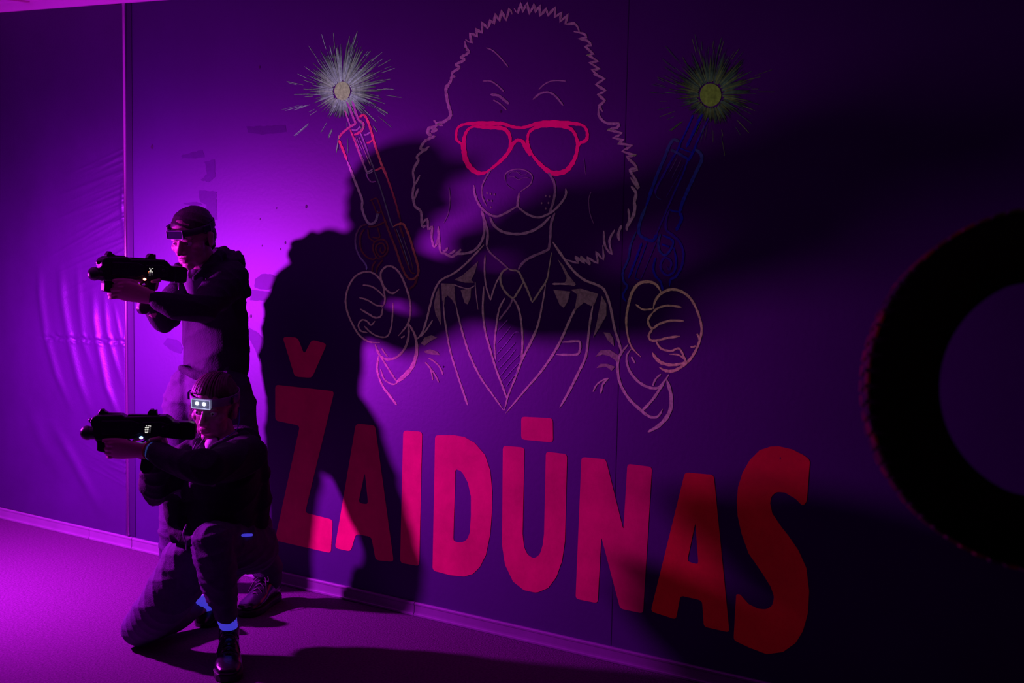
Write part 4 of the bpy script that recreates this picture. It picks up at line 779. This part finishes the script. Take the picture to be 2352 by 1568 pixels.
headband(wom, wc, wax, .042, 0, True, True, wsc, M_bandp, .015)
cb = MB(); cb.limb([(wc-x_*.080-f_*.012-u_*.012,.0018),(wc-x_*.086-f_*.018+u_*.004,.0022),(wc-x_*.084-f_*.03-u_*.014,.0022),(Q(545,985,-.06),.0018),(Q(515,1006,-.09),.0018),(Q(500,1014,-.10),.0018)], 8, 5); cb.build('ear_cable', M_bud, wom)
br = MB(); a = Q(341,1034,-.202); d = (ELL-WRL).normalized(); o1 = d.orthogonal().normalized(); o2 = d.cross(o1)
def ring(mb, c, R1, r):
    n = 24; v = []; f = []
    for i in range(n):
        t = 2*math.pi*i/n; e_ = o1*math.cos(t)+o2*math.sin(t)
        for j in range(6): s = 2*math.pi*j/6; v.append(c+e_*(R1+r*math.cos(s))+d*(r*math.sin(s)))
    for i in range(n):
        for j in range(6): f.append((i*6+j, i*6+(j+1) % 6, ((i+1) % n)*6+(j+1) % 6, ((i+1) % n)*6+j))
    mb.add(v, f)
ring(br, a-d*.004, .0285, .003); br.build('bracelet', M_brace, wom)['label'] = 'thin red bracelet'
br = MB(); ring(br, a+d*.010, .030, .0025); br.build('bracelet', M_braceb, wom)['label'] = 'thin blue bracelet'
for (heel, toe, ank, top, lb) in ((wf+Fh*.235-Rh*.050, wf-Fh*.03-Rh*.004, wf+Fh*.185-Rh*.012+Zv*.10, an1+Zv*.03, None),):
    sh_, pf = shoe(wom, heel, toe, 1, .265)
    ank = pf(.20,0,.105)
    sk = MB(); sk.loft([(ank-Zv*.02,Rh*.030,Fh*.032),(ank+Zv*.02,Rh*.031,Fh*.035),(an1-Zv*.005,Rh*.035,Fh*.036),(an1+Zv*.022,Rh*.034,Fh*.035)], 24); sk.build('sock', M_sock, wom)['label'] = 'white ribbed sock glowing blue'
# rear foot bent on its toes
t2 = on_floor(478, 1432); h2 = t2+Fh*.13+Rh*.03+Zv*.085
def shoe2():
    X = (t2-h2).normalized(); sh_, pf = shoe(wom, h2+Zv*.0, t2+X*.02+Zv*.0, 1, .20)
    return sh_
shoe2()
sk = MB(); sk.loft([(at(473,1394,5.70),Rh*.028,Zv*.020),(at(469,1385,5.68),Rh*.028,Zv*.022),(at(462,1378,5.64),Rh*.028,Zv*.024)], 20); sk.build('sock', M_sock, wom)['label'] = 'white sock of the back foot glowing blue'

# ---------------------------------------------------------------- hanging tyre (foreground right)
TZ = 2.7; tc_ = at(2405, 893, TZ); tn_ = (-ray(2405, 893).normalized() + R*.21).normalized(); tu = (Zv - tn_*Zv.dot(tn_)).normalized(); tr_ = tu.cross(tn_)
ty = empty('tyre', tc_-Zv*.33); tag(ty, 'large black tyre with paint-splashed tread hanging at the right edge', 'tyre')
Ro, hw = 409*TZ/F_PX, .085
pr = [(Ro-.002,-hw*.55),(Ro-.010,-hw*.82),(Ro-.035,-hw),(Ro-.08,-hw*1.04),(Ro-.115,-hw*.9),(Ro-.125,-hw*.75),(Ro-.118,-hw*.6),(Ro-.10,-hw*.75),(Ro-.05,-hw*.85),(Ro-.025,-hw*.5),(Ro-.025,hw*.5),(Ro-.05,hw*.85),(Ro-.10,hw*.75),(Ro-.118,hw*.6),(Ro-.125,hw*.75),(Ro-.115,hw*.9),(Ro-.08,hw*1.04),(Ro-.035,hw),(Ro-.010,hw*.82),(Ro-.002,hw*.55)]
n = 96; v = []; f = []; k = len(pr)
for i in range(n):
    t = 2*math.pi*i/n; e_ = tr_*math.cos(t)+tu*math.sin(t)
    for r_, w_ in pr: v.append(tc_+e_*r_+tn_*w_)
f = [(i*k+j, i*k+(j+1) % k, ((i+1) % n)*k+(j+1) % k, ((i+1) % n)*k+j) for i in range(n) for j in range(k)]
fixn(mk('casing', v, f, M_tyre, ty, True))
td = MB()
for i in range(72):
    t = 2*math.pi*i/72; e_ = tr_*math.cos(t)+tu*math.sin(t); tt = e_.cross(tn_)
    for q_, s in ((-.60,.30),(-.1,.16),(.1,-.16),(.60,-.30)):
        td.box(tc_+e_*(Ro+.001)+tn_*(hw*q_)+tt*(.012*q_), tt*.0105, tn_*(hw*.20), e_*.0025)
to = td.build('tread_blocks', M_tread, ty, False); to['kind'] = 'stuff'; to['label'] = 'tread blocks splashed with red, violet and green paint'
rp = MB(); tp = tc_+Zv*(Ro-.01)
rp.limb([(tp,.012),(Vector((tp.x,tp.y,CEIL-.3)),.012),(Vector((tp.x,tp.y,CEIL+.005)),.012)], 10, 2)
ring_d = MB()
o = rp.build('rope', mat('rope', (.12,.09,.06), .9), ty)
